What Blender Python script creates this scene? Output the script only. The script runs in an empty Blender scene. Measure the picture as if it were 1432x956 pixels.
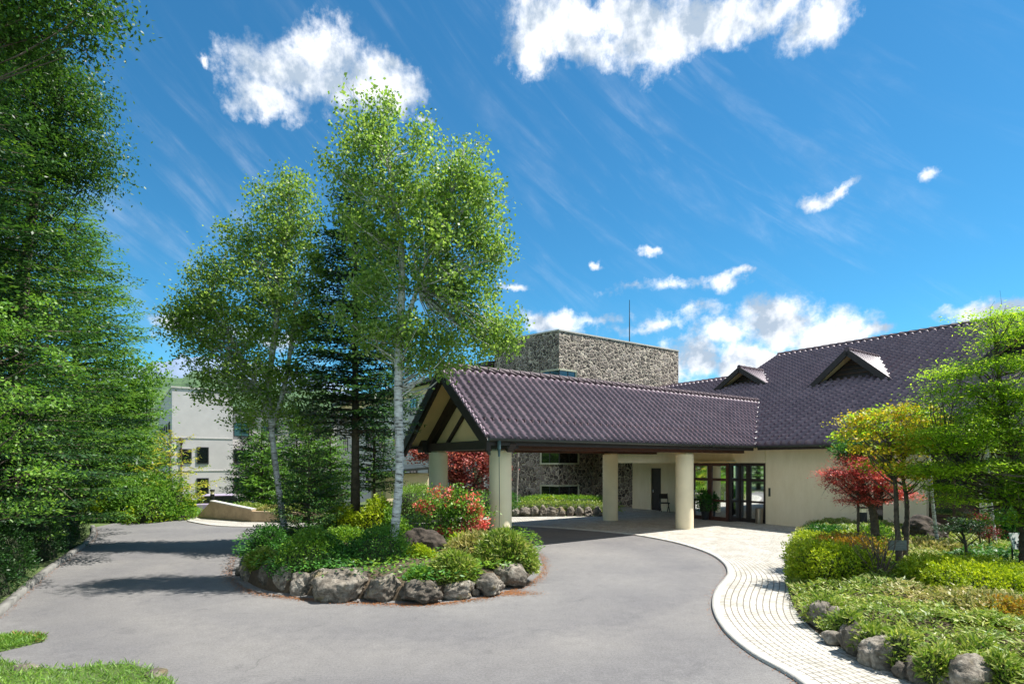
import bpy, bmesh, math, random
import numpy as np
from mathutils import Vector

R = math.radians
random.seed(7)
rng = np.random.default_rng(7)
C = bpy.context.scene.collection
scene = bpy.context.scene

# ---------------------------------------------------------------- camera, sky, sun, exposure
CAMH = 2.6
FPX, CX, HZ = 785.0, 716.0, 647.0          # focal length / centre / horizon, in photo pixels (1432 wide)
cam_d = bpy.data.cameras.new('camera')
cam = bpy.data.objects.new('camera', cam_d); C.objects.link(cam)
cam.location = (0, 0, CAMH); cam.rotation_euler = (R(90), 0, 0)
cam_d.sensor_width = 36; cam_d.lens = FPX / 1432 * 36
cam_d.shift_y = (HZ - 478) / 1432
cam_d.clip_end = 20000; cam_d.clip_start = 0.05
scene.camera = cam

SUN_AZ = R(6)      # angle of the sun from +X towards +Y
SUN_EL = R(62)
sd = bpy.data.lights.new('sun', 'SUN'); sd.energy = 4.8; sd.angle = R(0.5); sd.color = (1.0, 0.955, 0.89)
sun = bpy.data.objects.new('sun', sd); C.objects.link(sun)
sdir = Vector((math.cos(SUN_EL)*math.cos(SUN_AZ), math.cos(SUN_EL)*math.sin(SUN_AZ), math.sin(SUN_EL)))
sun.rotation_euler = sdir.to_track_quat('Z', 'Y').to_euler()

scene.view_settings.view_transform = 'Standard'
scene.view_settings.look = 'None'
scene.view_settings.gamma = 1.0
scene.view_settings.exposure = 1.02
scene.view_settings.use_curve_mapping = False

def azel(px, py):
    x, y, z = (px-CX)/FPX, 1.0, (HZ-py)/FPX
    return math.atan2(x, y), math.atan2(z, math.hypot(x, y))

CLOUDS = [ # px, py, rx, ry, strength : where each cloud stands in the sky
    (395,110,80,52,1.0),(455,78,62,48,1.0),(530,118,64,36,1.0),(375,148,50,28,.9),(468,125,88,32,.8),(545,92,18,22,.8),(290,90,12,10,.8),(590,160,16,8,.7),
    (770,48,72,62,1.1),(850,30,90,40,1.0),(925,42,105,56,1.1),(1010,30,75,42,1.0),(1090,15,70,25,.9),(1150,30,55,46,1.0),(745,85,36,28,.8),(830,75,50,30,.8),
    (1142,283,34,16,.75),(1170,270,34,10,.7),(1016,396,26,18,.95),(1034,380,16,12,.85),(903,349,15,11,.66),(1286,248,17,11,.66),(840,362,9,8,.7),
    (770,449,46,19,1.0),(835,442,40,11,.6),(975,440,58,13,.6),(880,398,40,9,.5),(940,400,40,8,.55),
    (970,505,46,38,1.05),(1040,515,60,40,1.05),(1090,450,62,42,1.1),(1160,460,70,34,1.1),(1225,458,40,15,.95),(1010,468,50,22,.9),(910,455,65,11,.55),(720,400,26,8,.6),
    (1370,432,52,18,1.0),(1410,425,40,18,.9),(250,440,40,14,.7),(340,470,80,16,.7),(420,600,200,18,.5),
    (250,610,160,20,.6),(-150,300,180,70,.9),(1650,200,160,70,.9),(1560,450,120,40,.9),
]
def build_world():
    w = bpy.data.worlds.new('World'); scene.world = w; w.use_nodes = True
    nt = w.node_tree; N = nt.nodes; L = nt.links; N.clear()
    out = N.new('ShaderNodeOutputWorld'); bg = N.new('ShaderNodeBackground')
    sky = N.new('ShaderNodeTexSky'); sky.sky_type = 'NISHITA'; sky.sun_disc = False
    sky.sun_elevation = SUN_EL; sky.sun_rotation = R(90) - SUN_AZ
    sky.altitude = 900; sky.air_density = 1.0; sky.dust_density = 0.2; sky.ozone_density = 3.0
    def M(op, a=None, b=None, c=None, clamp=False):
        n = N.new('ShaderNodeMath'); n.operation = op; n.use_clamp = clamp
        for i, v in enumerate((a, b, c)):
            if v is None: continue
            if isinstance(v, (int, float)): n.inputs[i].default_value = v
            else: L.new(v, n.inputs[i])
        return n.outputs[0]
    tc = N.new('ShaderNodeTexCoord'); sep = N.new('ShaderNodeSeparateXYZ')
    L.new(tc.outputs['Generated'], sep.inputs[0])
    x, y, z = sep.outputs
    az = M('ARCTAN2', x, y); el = M('ARCSINE', z)
    comb = N.new('ShaderNodeCombineXYZ'); L.new(az, comb.inputs[0]); L.new(el, comb.inputs[1])
    def noise(scale, detail, rough, vec=comb.outputs[0], dist=0.0):
        n = N.new('ShaderNodeTexNoise'); n.inputs['Scale'].default_value = scale; n.inputs['Detail'].default_value = detail
        n.inputs['Roughness'].default_value = rough; n.inputs['Distortion'].default_value = dist
        L.new(vec, n.inputs['Vector']); return n
    warp = noise(9, 6, .62)
    wsep = N.new('ShaderNodeSeparateXYZ'); L.new(warp.outputs['Color'], wsep.inputs[0])
    azw = M('ADD', az, M('MULTIPLY', M('SUBTRACT', wsep.outputs[0], .5), .11))
    elw = M('ADD', el, M('MULTIPLY', M('SUBTRACT', wsep.outputs[1], .5), .085))
    acc = None
    cl_ = []
    for px, py, rx, ry, s in CLOUDS:
        a0, e0 = azel(px, py); a1, _ = azel(px+rx, py); _, e1 = azel(px, py-ry)
        cl_.append((a0, e0, abs(a1-a0), abs(e1-e0), s))
    for d_ in ((-150,38,38,22,1.2),(150,36,40,22,1.2),(-100,24,26,14,1.1),(105,26,24,14,1.1),(-175,62,30,12,1.0),(178,15,40,9,1.0)):   # unseen white clouds behind and beside the camera, added as fill light
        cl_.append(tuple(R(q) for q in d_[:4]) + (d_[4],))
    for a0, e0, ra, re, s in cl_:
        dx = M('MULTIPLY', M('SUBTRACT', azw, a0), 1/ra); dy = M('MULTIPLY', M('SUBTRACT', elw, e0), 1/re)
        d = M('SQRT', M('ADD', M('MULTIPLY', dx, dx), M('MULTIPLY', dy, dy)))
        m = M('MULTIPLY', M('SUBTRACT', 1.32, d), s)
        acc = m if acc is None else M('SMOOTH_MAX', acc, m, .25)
    n2 = noise(22, 9, .66)
    n3 = noise(60, 5, .6)
    dens = M('ADD', acc, M('ADD', M('MULTIPLY', M('SUBTRACT', n2.outputs[0], .5), 1.7), M('MULTIPLY', M('SUBTRACT', n3.outputs[0], .5), .6)))
    mr = N.new('ShaderNodeMapRange'); mr.interpolation_type = 'SMOOTHSTEP'
    mr.inputs['From Min'].default_value = .08; mr.inputs['From Max'].default_value = .95; L.new(dens, mr.inputs['Value'])
    cl = mr.outputs[0]
    # cirrus streaks
    mp = N.new('ShaderNodeCombineXYZ')
    L.new(M('MULTIPLY', M('SUBTRACT', az, M('MULTIPLY', el, .8)), 1.3), mp.inputs[0]); L.new(M('MULTIPLY', M('ADD', M('MULTIPLY', az, .8), el), 8.0), mp.inputs[1])
    c1 = noise(2.3, 8, .62, mp.outputs[0], .6)
    c2 = noise(2.0, 3, .5)
    mr2 = N.new('ShaderNodeMapRange'); mr2.interpolation_type = 'SMOOTHSTEP'
    mr2.inputs['From Min'].default_value = .44; mr2.inputs['From Max'].default_value = .86; L.new(c1.outputs[0], mr2.inputs['Value'])
    mr3 = N.new('ShaderNodeMapRange'); mr3.inputs['From Min'].default_value = .38; mr3.inputs['From Max'].default_value = .58; L.new(c2.outputs[0], mr3.inputs['Value'])
    cir = M('MULTIPLY', M('MULTIPLY', mr2.outputs[0], mr3.outputs[0]), .20)
    cov = M('MAXIMUM', cl, cir)
    # grey and white shading of the clouds, painted in by noise
    nb = noise(13, 6, .6)
    ramp = N.new('ShaderNodeValToRGB')
    ramp.color_ramp.elements[0].position = .40; ramp.color_ramp.elements[0].color = (.36, .44, .54, 1)
    ramp.color_ramp.elements[1].position = .58; ramp.color_ramp.elements[1].color = (.95, .96, .98, 1)
    L.new(nb.outputs[0], ramp.inputs[0])
    hs = N.new('ShaderNodeHueSaturation'); hs.inputs['Saturation'].default_value = 1.12
    L.new(sky.outputs[0], hs.inputs['Color'])
    gain = N.new('ShaderNodeMix'); gain.data_type = 'RGBA'; gain.blend_type = 'MULTIPLY'; gain.inputs[0].default_value = 1
    L.new(hs.outputs[0], gain.inputs[6]); gain.inputs[7].default_value = (.27, .60, .62, 1)
    csc = N.new('ShaderNodeMix'); csc.data_type = 'RGBA'; csc.blend_type = 'MULTIPLY'; csc.inputs[0].default_value = 1
    L.new(ramp.outputs[0], csc.inputs[6]); csc.inputs[7].default_value = (5.2, 5.2, 5.2, 1)
    mix = N.new('ShaderNodeMix'); mix.data_type = 'RGBA'
    L.new(cov, mix.inputs[0]); L.new(gain.outputs[2], mix.inputs[6]); L.new(csc.outputs[2], mix.inputs[7])
    L.new(mix.outputs[2], bg.inputs[0]); bg.inputs[1].default_value = 0.135
    L.new(bg.outputs[0], out.inputs[0])
build_world()

# ---------------------------------------------------------------- coordinates
AX = np.array([.8202, .5721]); BX = np.array([-.5721, .8202]); O0 = np.array([-.35, 17.0])
def W(a, b, z=0.0):                    # building coordinates: a along the porch roof, b across it
    p = O0 + a*AX + b*BX
    return Vector((p[0], p[1], z))
def P(px, py, z=0.0):                  # the point of the level z seen at a photo pixel
    Y = (CAMH - z)*FPX/(py-HZ)
    return Vector(((px-CX)/FPX*Y, Y, z))
def D(px, py, depth):
    return Vector(((px-CX)/FPX*depth, depth, CAMH+(HZ-py)/FPX*depth))

# ---------------------------------------------------------------- mesh helpers
def link(o, parent=None):
    C.objects.link(o)
    if parent is not None: o.parent = parent
    return o
def tag(o, label=None, cat=None, group=None, kind=None):
    if label: o['label'] = label
    if cat: o['category'] = cat
    if group: o['group'] = group
    if kind: o['kind'] = kind
    return o
def empty(name, loc, label, cat, group=None):
    o = bpy.data.objects.new(name, None); o.location = loc; o.empty_display_size = .2
    C.objects.link(o); tag(o, label, cat, group)
    return o
def local(o, parent):
    """put a world-space child under a translated Empty without moving it"""
    o.parent = parent
    if parent is not None: o.location = o.location - parent.matrix_basis.translation if not parent.parent else o.location
    return o

def mesh_np(name, V, Q, mats, parent=None, midx=None, smooth=False, uv=None):
    V = np.asarray(V, dtype=np.float32); Q = np.asarray(Q, dtype=np.int32)
    org = Vector((0, 0, 0)) if parent is None else world_loc(parent)
    V = V - np.array(org, dtype=np.float32)
    me = bpy.data.meshes.new(name)
    me.vertices.add(len(V)); me.vertices.foreach_set('co', V.ravel())
    k = Q.shape[1]
    me.loops.add(Q.size); me.loops.foreach_set('vertex_index', Q.ravel())
    me.polygons.add(len(Q))
    me.polygons.foreach_set('loop_start', np.arange(0, Q.size, k, dtype=np.int32))
    if midx is not None: me.polygons.foreach_set('material_index', np.asarray(midx, dtype=np.int32))
    me.update(calc_edges=True)
    if smooth: me.polygons.foreach_set('use_smooth', np.ones(len(Q), dtype=bool))
    if uv is not None:
        l = me.uv_layers.new(name='UVMap'); l.data.foreach_set('uv', np.asarray(uv, dtype=np.float32)[Q.ravel()].ravel())
    for m in (mats if isinstance(mats, (list, tuple)) else [mats]): me.materials.append(m)
    o = bpy.data.objects.new(name, me)
    return link(o, parent)

def world_loc(o):
    p = Vector((0, 0, 0))
    while o is not None:
        p = p + o.location; o = o.parent
    return p

class MB:
    """collects boxes, tubes and faces, in world coordinates"""
    def __init__(s): s.v = []; s.f = []; s.m = []
    def add(s, v, f, m=0):
        n = len(s.v); s.v += [tuple(p) for p in v]; s.f += [tuple(i+n for i in q) for q in f]; s.m += [m]*len(f); return s
    def hexa(s, p, m=0):               # 8 corners: bottom 4, top 4
        return s.add(p, [(3,2,1,0),(4,5,6,7),(0,1,5,4),(1,2,6,5),(2,3,7,6),(3,0,4,7)], m)
    def box(s, c, d, rz=0, m=0):
        ca, sa = math.cos(rz), math.sin(rz); x, y, z = d[0]/2, d[1]/2, d[2]/2; p = []
        for k in (-z, z):
            for i, j in ((-x,-y),(x,-y),(x,y),(-x,y)):
                p.append((c[0]+i*ca-j*sa, c[1]+i*sa+j*ca, c[2]+k))
        return s.hexa(p, m)
    def abox(s, a0, a1, b0, b1, z0, z1, m=0):     # box in building coordinates
        p = [W(a0,b0,z0),W(a1,b0,z0),W(a1,b1,z0),W(a0,b1,z0),W(a0,b0,z1),W(a1,b0,z1),W(a1,b1,z1),W(a0,b1,z1)]
        return s.hexa(p, m)
    def beam(s, p, q, w, h, up=(0,0,1), m=0):     # bar from p to q, w across, h along up
        p, q, up = Vector(p), Vector(q), Vector(up); d = (q-p).normalized()
        sd_ = d.cross(up).normalized(); u = sd_.cross(d).normalized(); c = []
        for e in (p, q):
            c.append([e - sd_*w/2 - u*h/2, e + sd_*w/2 - u*h/2, e + sd_*w/2 + u*h/2, e - sd_*w/2 + u*h/2])
        v = c[0]+c[1]
        return s.add(v, [(3,2,1,0),(4,5,6,7),(0,1,5,4),(1,2,6,5),(2,3,7,6),(3,0,4,7)], m)
    def tube(s, pts, rad, n=8, m=0, cap=True):
        pts = [Vector(p) for p in pts]; rad = rad if isinstance(rad, (list, tuple)) else [rad]*len(pts)
        b = len(s.v); ref = None
        for i, p in enumerate(pts):
            t = (pts[min(i+1, len(pts)-1)] - pts[max(i-1, 0)]).normalized()
            if ref is None:
                ref = Vector((1,0,0)) if abs(t.x) < .8 else Vector((0,1,0))
            e1 = t.cross(ref).normalized(); e2 = t.cross(e1).normalized(); ref = e2.cross(t)
            for k in range(n):
                an = 2*math.pi*k/n
                s.v.append(tuple(p + e1*math.cos(an)*rad[i] + e2*math.sin(an)*rad[i]))
        for i in range(len(pts)-1):
            for k in range(n):
                s.f.append((b+i*n+k, b+i*n+(k+1)%n, b+(i+1)*n+(k+1)%n, b+(i+1)*n+k)); s.m.append(m)
        if cap:
            s.f.append(tuple(b+k for k in range(n))[::-1]); s.m.append(m)
            s.f.append(tuple(b+(len(pts)-1)*n+k for k in range(n))); s.m.append(m)
        return s
    def lathe(s, c, prof, n=32, m=0):
        b = len(s.v)
        for r, z in prof:
            for k in range(n):
                a = 2*math.pi*k/n; s.v.append((c[0]+r*math.cos(a), c[1]+r*math.sin(a), c[2]+z))
        for i in range(len(prof)-1):
            for k in range(n):
                s.f.append((b+i*n+k, b+i*n+(k+1)%n, b+(i+1)*n+(k+1)%n, b+(i+1)*n+k)); s.m.append(m)
        s.f.append(tuple(b+k for k in range(n))[::-1]); s.m.append(m)
        s.f.append(tuple(b+(len(prof)-1)*n+k for k in range(n))); s.m.append(m)
        return s
    def build(s, name, mats, parent=None, smooth=False, bevel=0):
        org = Vector((0,0,0)) if parent is None else world_loc(parent)
        me = bpy.data.meshes.new(name)
        me.from_pydata([(x-org.x, y-org.y, z-org.z) for x, y, z in s.v], [], s.f)
        mats = mats if isinstance(mats, (list, tuple)) else [mats]
        for m in mats: me.materials.append(m)
        for p, i in zip(me.polygons, s.m): p.material_index = i
        me.update()
        if smooth:
            for p in me.polygons: p.use_smooth = len(p.vertices) <= 4
        o = bpy.data.objects.new(name, me); link(o, parent)
        if bevel:
            b = o.modifiers.new('bevel', 'BEVEL'); b.width = bevel; b.segments = 2; b.limit_method = 'ANGLE'
        return o

def catmull(pts, n=6, closed=False):
    pts = [np.array(p, dtype=float) for p in pts]; out = []; L_ = len(pts)
    rng_ = range(L_) if closed else range(L_-1)
    for i in rng_:
        g = (lambda k: pts[k % L_]) if closed else (lambda k: pts[min(max(k, 0), L_-1)])
        p0, p1, p2, p3 = g(i-1), g(i), g(i+1), g(i+2)
        for j in range(n):
            t = j/n
            out.append(.5*((2*p1)+(p2-p0)*t+(2*p0-5*p1+4*p2-p3)*t*t+(3*p1-p0-3*p2+p3)*t**3))
    if not closed: out.append(pts[-1])
    return out

# ---------------------------------------------------------------- materials
def nmat(name):
    m = bpy.data.materials.new(name); m.use_nodes = True; nt = m.node_tree
    return m, nt, nt.nodes, nt.links, nt.nodes['Principled BSDF']
def coord(N, kind='Object'):
    return N.new('ShaderNodeTexCoord').outputs[kind]
def worldpos(N):
    return N.new('ShaderNodeNewGeometry').outputs['Position']
def tnoise(N, L, vec, scale, detail=4, rough=.55, dist=0):
    n = N.new('ShaderNodeTexNoise'); n.inputs['Scale'].default_value = scale; n.inputs['Detail'].default_value = detail
    n.inputs['Roughness'].default_value = rough; n.inputs['Distortion'].default_value = dist; L.new(vec, n.inputs['Vector']); return n.outputs[0]
def ramp(N, L, fac, stops):
    r = N.new('ShaderNodeValToRGB'); e = r.color_ramp.elements
    while len(e) < len(stops): e.new(.5)
    for el_, (p, c) in zip(e, stops): el_.position = p; el_.color = (*c, 1)
    L.new(fac, r.inputs[0]); return r.outputs[0]
def mixc(N, L, fac, a, b, mode='MIX'):
    m = N.new('ShaderNodeMix'); m.data_type = 'RGBA'; m.blend_type = mode
    for i, v in ((0, fac), (6, a), (7, b)):
        if isinstance(v, (int, float)): m.inputs[i].default_value = v
        elif isinstance(v, tuple): m.inputs[i].default_value = (*v, 1) if len(v) == 3 else v
        else: L.new(v, m.inputs[i])
    return m.outputs[2]
def bump(N, L, bs, h, strength, dist):
    b = N.new('ShaderNodeBump'); b.inputs['Strength'].default_value = strength; b.inputs['Distance'].default_value = dist
    L.new(h, b.inputs['Height']); L.new(b.outputs[0], bs.inputs['Normal'])
def scalec(c, k): return tuple(min(1, x*k) for x in c)

def mat_plain(name, c, rough=.7, var=.15, sc=3, metallic=0, bumpd=0, bscale=40):
    m, nt, N, L, bs = nmat(name); v = worldpos(N)
    n = tnoise(N, L, v, sc, 6, .6)
    L.new(ramp(N, L, n, [(.3, scalec(c, 1-var)), (.7, scalec(c, 1+var))]), bs.inputs['Base Color'])
    bs.inputs['Roughness'].default_value = rough; bs.inputs['Metallic'].default_value = metallic
    if bumpd: bump(N, L, bs, tnoise(N, L, v, bscale, 4), .6, bumpd)
    return m

def mat_leaf(name, cols, trans=.4, rough=.45, tscale=1.25, clump=0.0):
    """cols: three base colours; each leaf takes its own one"""
    m, nt, N, L, bs = nmat(name); g = N.new('ShaderNodeNewGeometry')
    r = ramp(N, L, g.outputs['Random Per Island'], [(.0, cols[0]), (.5, cols[1]), (1.0, cols[2])])
    big = tnoise(N, L, g.outputs['Position'], 1.1, 2)
    r = mixc(N, L, 1.0, r, ramp(N, L, big, [(.3, (.78, .84, .8)), (.7, (1.15, 1.1, 1.0))]), 'MULTIPLY')
    L.new(r, bs.inputs['Base Color']); bs.inputs['Roughness'].default_value = rough
    bs.inputs['Specular IOR Level'].default_value = .35
    tr = N.new('ShaderNodeBsdfTranslucent')
    L.new(mixc(N, L, 1.0, r, (tscale, tscale, tscale*.65), 'MULTIPLY'), tr.inputs[0])
    mx = N.new('ShaderNodeMixShader'); mx.inputs[0].default_value = trans
    L.new(bs.outputs[0], mx.inputs[1]); L.new(tr.outputs[0], mx.inputs[2])
    L.new(mx.outputs[0], nt.nodes['Material Output'].inputs[0])
    return m

M = {}
def build_materials():
    # asphalt
    m, nt, N, L, bs = nmat('asphalt'); v = worldpos(N)
    fine = tnoise(N, L, v, 90, 5, .75); big = tnoise(N, L, v, .35, 5, .6); mid = tnoise(N, L, v, 5, 6, .65)
    c = ramp(N, L, fine, [(.3, (.095, .092, .092)), (.7, (.21, .204, .20))])
    c = mixc(N, L, 1.0, c, ramp(N, L, big, [(.35, (.84, .84, .86)), (.65, (1.12, 1.11, 1.08))]), 'MULTIPLY')
    c = mixc(N, L, 1.0, c, ramp(N, L, mid, [(.35, (.9, .9, .9)), (.65, (1.06, 1.06, 1.06))]), 'MULTIPLY')
    grit = tnoise(N, L, v, 30, 3, .8)
    c = mixc(N, L, 1.0, c, ramp(N, L, grit, [(.35, (.82,.82,.82)), (.65, (1.2,1.2,1.19))]), 'MULTIPLY')
    stain = tnoise(N, L, v, 1.4, 4, .75, 1.0)
    c = mixc(N, L, 1.0, c, ramp(N, L, stain, [(.28, (.80,.80,.81)), (.40, (1,1,1)), (.66, (1,1,1)), (.76, (1.10,1.09,1.07))]), 'MULTIPLY')
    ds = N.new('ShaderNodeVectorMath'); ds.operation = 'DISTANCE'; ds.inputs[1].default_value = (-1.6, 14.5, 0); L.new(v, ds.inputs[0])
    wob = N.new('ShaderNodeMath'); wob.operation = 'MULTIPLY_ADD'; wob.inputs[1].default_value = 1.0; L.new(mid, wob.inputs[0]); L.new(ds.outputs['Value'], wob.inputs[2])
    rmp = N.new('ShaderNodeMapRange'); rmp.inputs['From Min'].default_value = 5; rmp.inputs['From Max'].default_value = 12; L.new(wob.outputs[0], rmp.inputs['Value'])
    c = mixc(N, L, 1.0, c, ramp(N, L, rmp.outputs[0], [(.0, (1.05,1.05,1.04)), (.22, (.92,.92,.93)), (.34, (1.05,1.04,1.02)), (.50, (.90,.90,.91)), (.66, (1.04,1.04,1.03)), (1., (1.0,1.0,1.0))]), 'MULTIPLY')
    # hairline cracks
    vo = N.new('ShaderNodeTexVoronoi'); vo.feature = 'DISTANCE_TO_EDGE'; vo.inputs['Scale'].default_value = .22
    wv = N.new('ShaderNodeVectorMath'); wv.operation = 'ADD'; nz = N.new('ShaderNodeTexNoise'); nz.inputs['Scale'].default_value = 1.3; nz.inputs['Detail'].default_value = 6
    L.new(v, nz.inputs['Vector']); L.new(v, wv.inputs[0]); L.new(nz.outputs['Color'], wv.inputs[1]); L.new(wv.outputs[0], vo.inputs['Vector'])
    msk = tnoise(N, L, v, .5, 2)
    mt = N.new('ShaderNodeMath'); mt.operation = 'MULTIPLY'
    L.new(ramp(N, L, vo.outputs['Distance'], [(.0, (1,1,1)), (.0045, (0,0,0))]), mt.inputs[0]); L.new(ramp(N, L, msk, [(.60, (0,0,0)), (.66, (.4,.4,.4))]), mt.inputs[1])
    c = mixc(N, L, mt.outputs[0], c, (.035, .034, .033))
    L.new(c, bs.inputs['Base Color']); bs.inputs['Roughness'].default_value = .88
    bump(N, L, bs, fine, .5, .012); M['asphalt'] = m
    # pavers (UV in metres)
    m, nt, N, L, bs = nmat('light_pavers')
    br = N.new('ShaderNodeTexBrick'); L.new(coord(N, 'UV'), br.inputs['Vector'])
    br.inputs['Scale'].default_value = 1.0; br.inputs['Brick Width'].default_value = .135; br.inputs['Row Height'].default_value = .115
    br.inputs['Mortar Size'].default_value = .010; br.inputs['Mortar Smooth'].default_value = .35; br.offset = .5
    br.inputs['Color1'].default_value = (.50, .485, .44, 1); br.inputs['Color2'].default_value = (.37, .355, .32, 1); br.inputs['Mortar'].default_value = (.16, .14, .11, 1)
    dirt = tnoise(N, L, worldpos(N), 1.6, 6, .65)
    c = mixc(N, L, 1.0, br.outputs[0], ramp(N, L, dirt, [(.3, (.80, .78, .72)), (.65, (1.08, 1.08, 1.08))]), 'MULTIPLY')
    L.new(c, bs.inputs['Base Color']); bs.inputs['Roughness'].default_value = .85
    inv = N.new('ShaderNodeMath'); inv.operation = 'SUBTRACT'; inv.inputs[0].default_value = 1; L.new(br.outputs['Fac'], inv.inputs[1])
    bump(N, L, bs, inv.outputs[0], .8, .012); M['paver'] = m
    M['concrete'] = mat_plain('pale_concrete', (.50, .48, .43), .85, .15, 2.5, bumpd=.004)
    M['kerbstone'] = mat_plain('grey_kerbstone', (.17, .165, .15), .9, .3, 4, bumpd=.01)
    M['soil'] = mat_plain('soil', (.07, .05, .03), .95, .35, 6, bumpd=.03, bscale=15)
    M['meadow'] = mat_plain('meadow_ground', (.075, .11, .03), .95, .3, 1.2, bumpd=.03, bscale=12)
    # roof tile
    m, nt, N, L, bs = nmat('glazed_roof_tile'); v = coord(N, 'UV')
    vo = N.new('ShaderNodeTexVoronoi'); vo.inputs['Scale'].default_value = 1; vo.inputs['Randomness'].default_value = 0.0; vo.voronoi_dimensions = '2D'
    L.new(v, vo.inputs['Vector'])
    wn = N.new('ShaderNodeTexWhiteNoise'); wn.noise_dimensions = '2D'
    fl = N.new('ShaderNodeVectorMath'); fl.operation = 'FLOOR'; L.new(v, fl.inputs[0]); L.new(fl.outputs[0], wn.inputs['Vector'])
    c = ramp(N, L, wn.outputs[0], [(0, (.155, .108, .135)), (.5, (.185, .130, .160)), (1, (.22, .158, .190))])
    d = tnoise(N, L, worldpos(N), .9, 5, .6)
    c = mixc(N, L, 1.0, c, ramp(N, L, d, [(.3, (.86, .87, .9)), (.7, (1.1, 1.08, 1.06))]), 'MULTIPLY')
    L.new(c, bs.inputs['Base Color']); bs.inputs['Roughness'].default_value = .42; bs.inputs['Specular IOR Level'].default_value = .45
    M['tile'] = m
    M['ridge'] = mat_plain('ridge_tile', (.11, .075, .085), .6, .25, 5)
    # stucco
    m, nt, N, L, bs = nmat('beige_stucco'); v = worldpos(N)
    mp = N.new('ShaderNodeMapping'); mp.inputs['Scale'].default_value = (1, 1, .28); L.new(v, mp.inputs[0])
    st = tnoise(N, L, mp.outputs[0], 3.0, 6, .7)
    wave = tnoise(N, L, mp.outputs[0], 22, 3, .6)
    c = ramp(N, L, st, [(.3, (.76, .62, .41)), (.7, (.86, .72, .51))])
    L.new(c, bs.inputs['Base Color']); bs.inputs['Roughness'].default_value = .9
    bump(N, L, bs, wave, .7, .02); M['stucco'] = m
    M['column'] = mat_plain('column_plaster', (.86, .74, .52), .8, .07, 1.6, bumpd=.003)
    M['soffit'] = mat_plain('soffit_board', (.90, .66, .33), .7, .08, 1.4)
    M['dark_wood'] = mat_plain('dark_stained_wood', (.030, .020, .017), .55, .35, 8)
    M['red_wood'] = mat_plain('reddish_stained_wood', (.085, .030, .020), .5, .35, 9)
    M['brown_wood'] = mat_plain('brown_wood_wall', (.10, .055, .032), .7, .4, 6)
    M['gutter'] = mat_plain('grey_green_metal', (.055, .065, .062), .4, .2, 4, metallic=.5)
    M['flashing'] = mat_plain('pale_metal_flashing', (.62, .62, .60), .5, .15, 6)
    M['dark_metal'] = mat_plain('dark_metal', (.03, .033, .036), .45, .2, 6, metallic=.4)
    M['bluegrey_metal'] = mat_plain('blue_grey_metal', (.07, .12, .13), .45, .2, 6, metallic=.3)
    M['white_plaster'] = mat_plain('white_plaster', (.50, .475, .46), .85, .1, .6, bumpd=.004)
    M['grey_plaster'] = mat_plain('grey_plaster', (.52, .50, .47), .85, .1, .6, bumpd=.004)
    M['frame'] = mat_plain('dark_window_frame', (.03, .03, .032), .4, .15, 6)
    M['pale_frame'] = mat_plain('pale_window_trim', (.50, .50, .36), .6, .1, 6)
    # stone cladding
    m, nt, N, L, bs = nmat('rubble_stone_cladding'); v = worldpos(N)
    wv = N.new('ShaderNodeVectorMath'); wv.operation = 'ADD'; nz = N.new('ShaderNodeTexNoise'); nz.inputs['Scale'].default_value = 2.2; nz.inputs['Detail'].default_value = 3
    scn = N.new('ShaderNodeVectorMath'); scn.operation = 'SCALE'; scn.inputs['Scale'].default_value = .35
    L.new(v, nz.inputs['Vector']); L.new(nz.outputs['Color'], scn.inputs[0]); L.new(v, wv.inputs[0]); L.new(scn.outputs[0], wv.inputs[1])
    ve = N.new('ShaderNodeTexVoronoi'); ve.feature = 'DISTANCE_TO_EDGE'; ve.inputs['Scale'].default_value = 3.9; L.new(wv.outputs[0], ve.inputs['Vector'])
    vc = N.new('ShaderNodeTexVoronoi'); vc.inputs['Scale'].default_value = 3.9; L.new(wv.outputs[0], vc.inputs['Vector'])
    sp = N.new('ShaderNodeSeparateColor'); L.new(vc.outputs['Color'], sp.inputs[0])
    st = ramp(N, L, sp.outputs[0], [(0, (.07, .058, .05)), (.3, (.16, .13, .11)), (.7, (.27, .225, .195)), (1, (.42, .36, .31))])
    st = mixc(N, L, 1.0, st, ramp(N, L, tnoise(N, L, v, 9, 6, .7), [(.3, (.65,.65,.66)), (.7, (1.2,1.18,1.15))]), 'MULTIPLY')
    c = mixc(N, L, ramp(N, L, ve.outputs['Distance'], [(.03, (1,1,1)), (.075, (0,0,0))]), st, (.62, .54, .42))
    L.new(c, bs.inputs['Base Color']); bs.inputs['Roughness'].default_value = .9
    hgt = N.new('ShaderNodeMath'); hgt.operation = 'ADD'
    L.new(ramp(N, L, ve.outputs['Distance'], [(.02, (0,0,0)), (.2, (1,1,1))]), hgt.inputs[0])
    ml = N.new('ShaderNodeMath'); ml.operation = 'MULTIPLY'; ml.inputs[1].default_value = .5; L.new(tnoise(N, L, v, 14, 5), ml.inputs[0]); L.new(ml.outputs[0], hgt.inputs[1])
    bump(N, L, bs, hgt.outputs[0], 1.0, .09); M['stone'] = m
    # boulder
    m, nt, N, L, bs = nmat('weathered_boulder'); v = worldpos(N)
    n1 = tnoise(N, L, v, 4, 8, .72, .4); n2 = tnoise(N, L, v, 17, 6, .7); n3 = tnoise(N, L, v, 2.3, 3)
    c = ramp(N, L, n1, [(.30, (.05, .045, .04)), (.44, (.17, .15, .125)), (.56, (.33, .30, .26)), (.72, (.56, .53, .47))])
    c = mixc(N, L, 1.0, c, ramp(N, L, n2, [(.35, (.62, .62, .62)), (.65, (1.2, 1.2, 1.2))]), 'MULTIPLY')
    n4 = tnoise(N, L, v, 9, 5, .6, .3)
    c = mixc(N, L, ramp(N, L, n4, [(.60, (0,0,0)), (.66, (.6,.6,.6))]), c, (.50, .48, .42))
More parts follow.
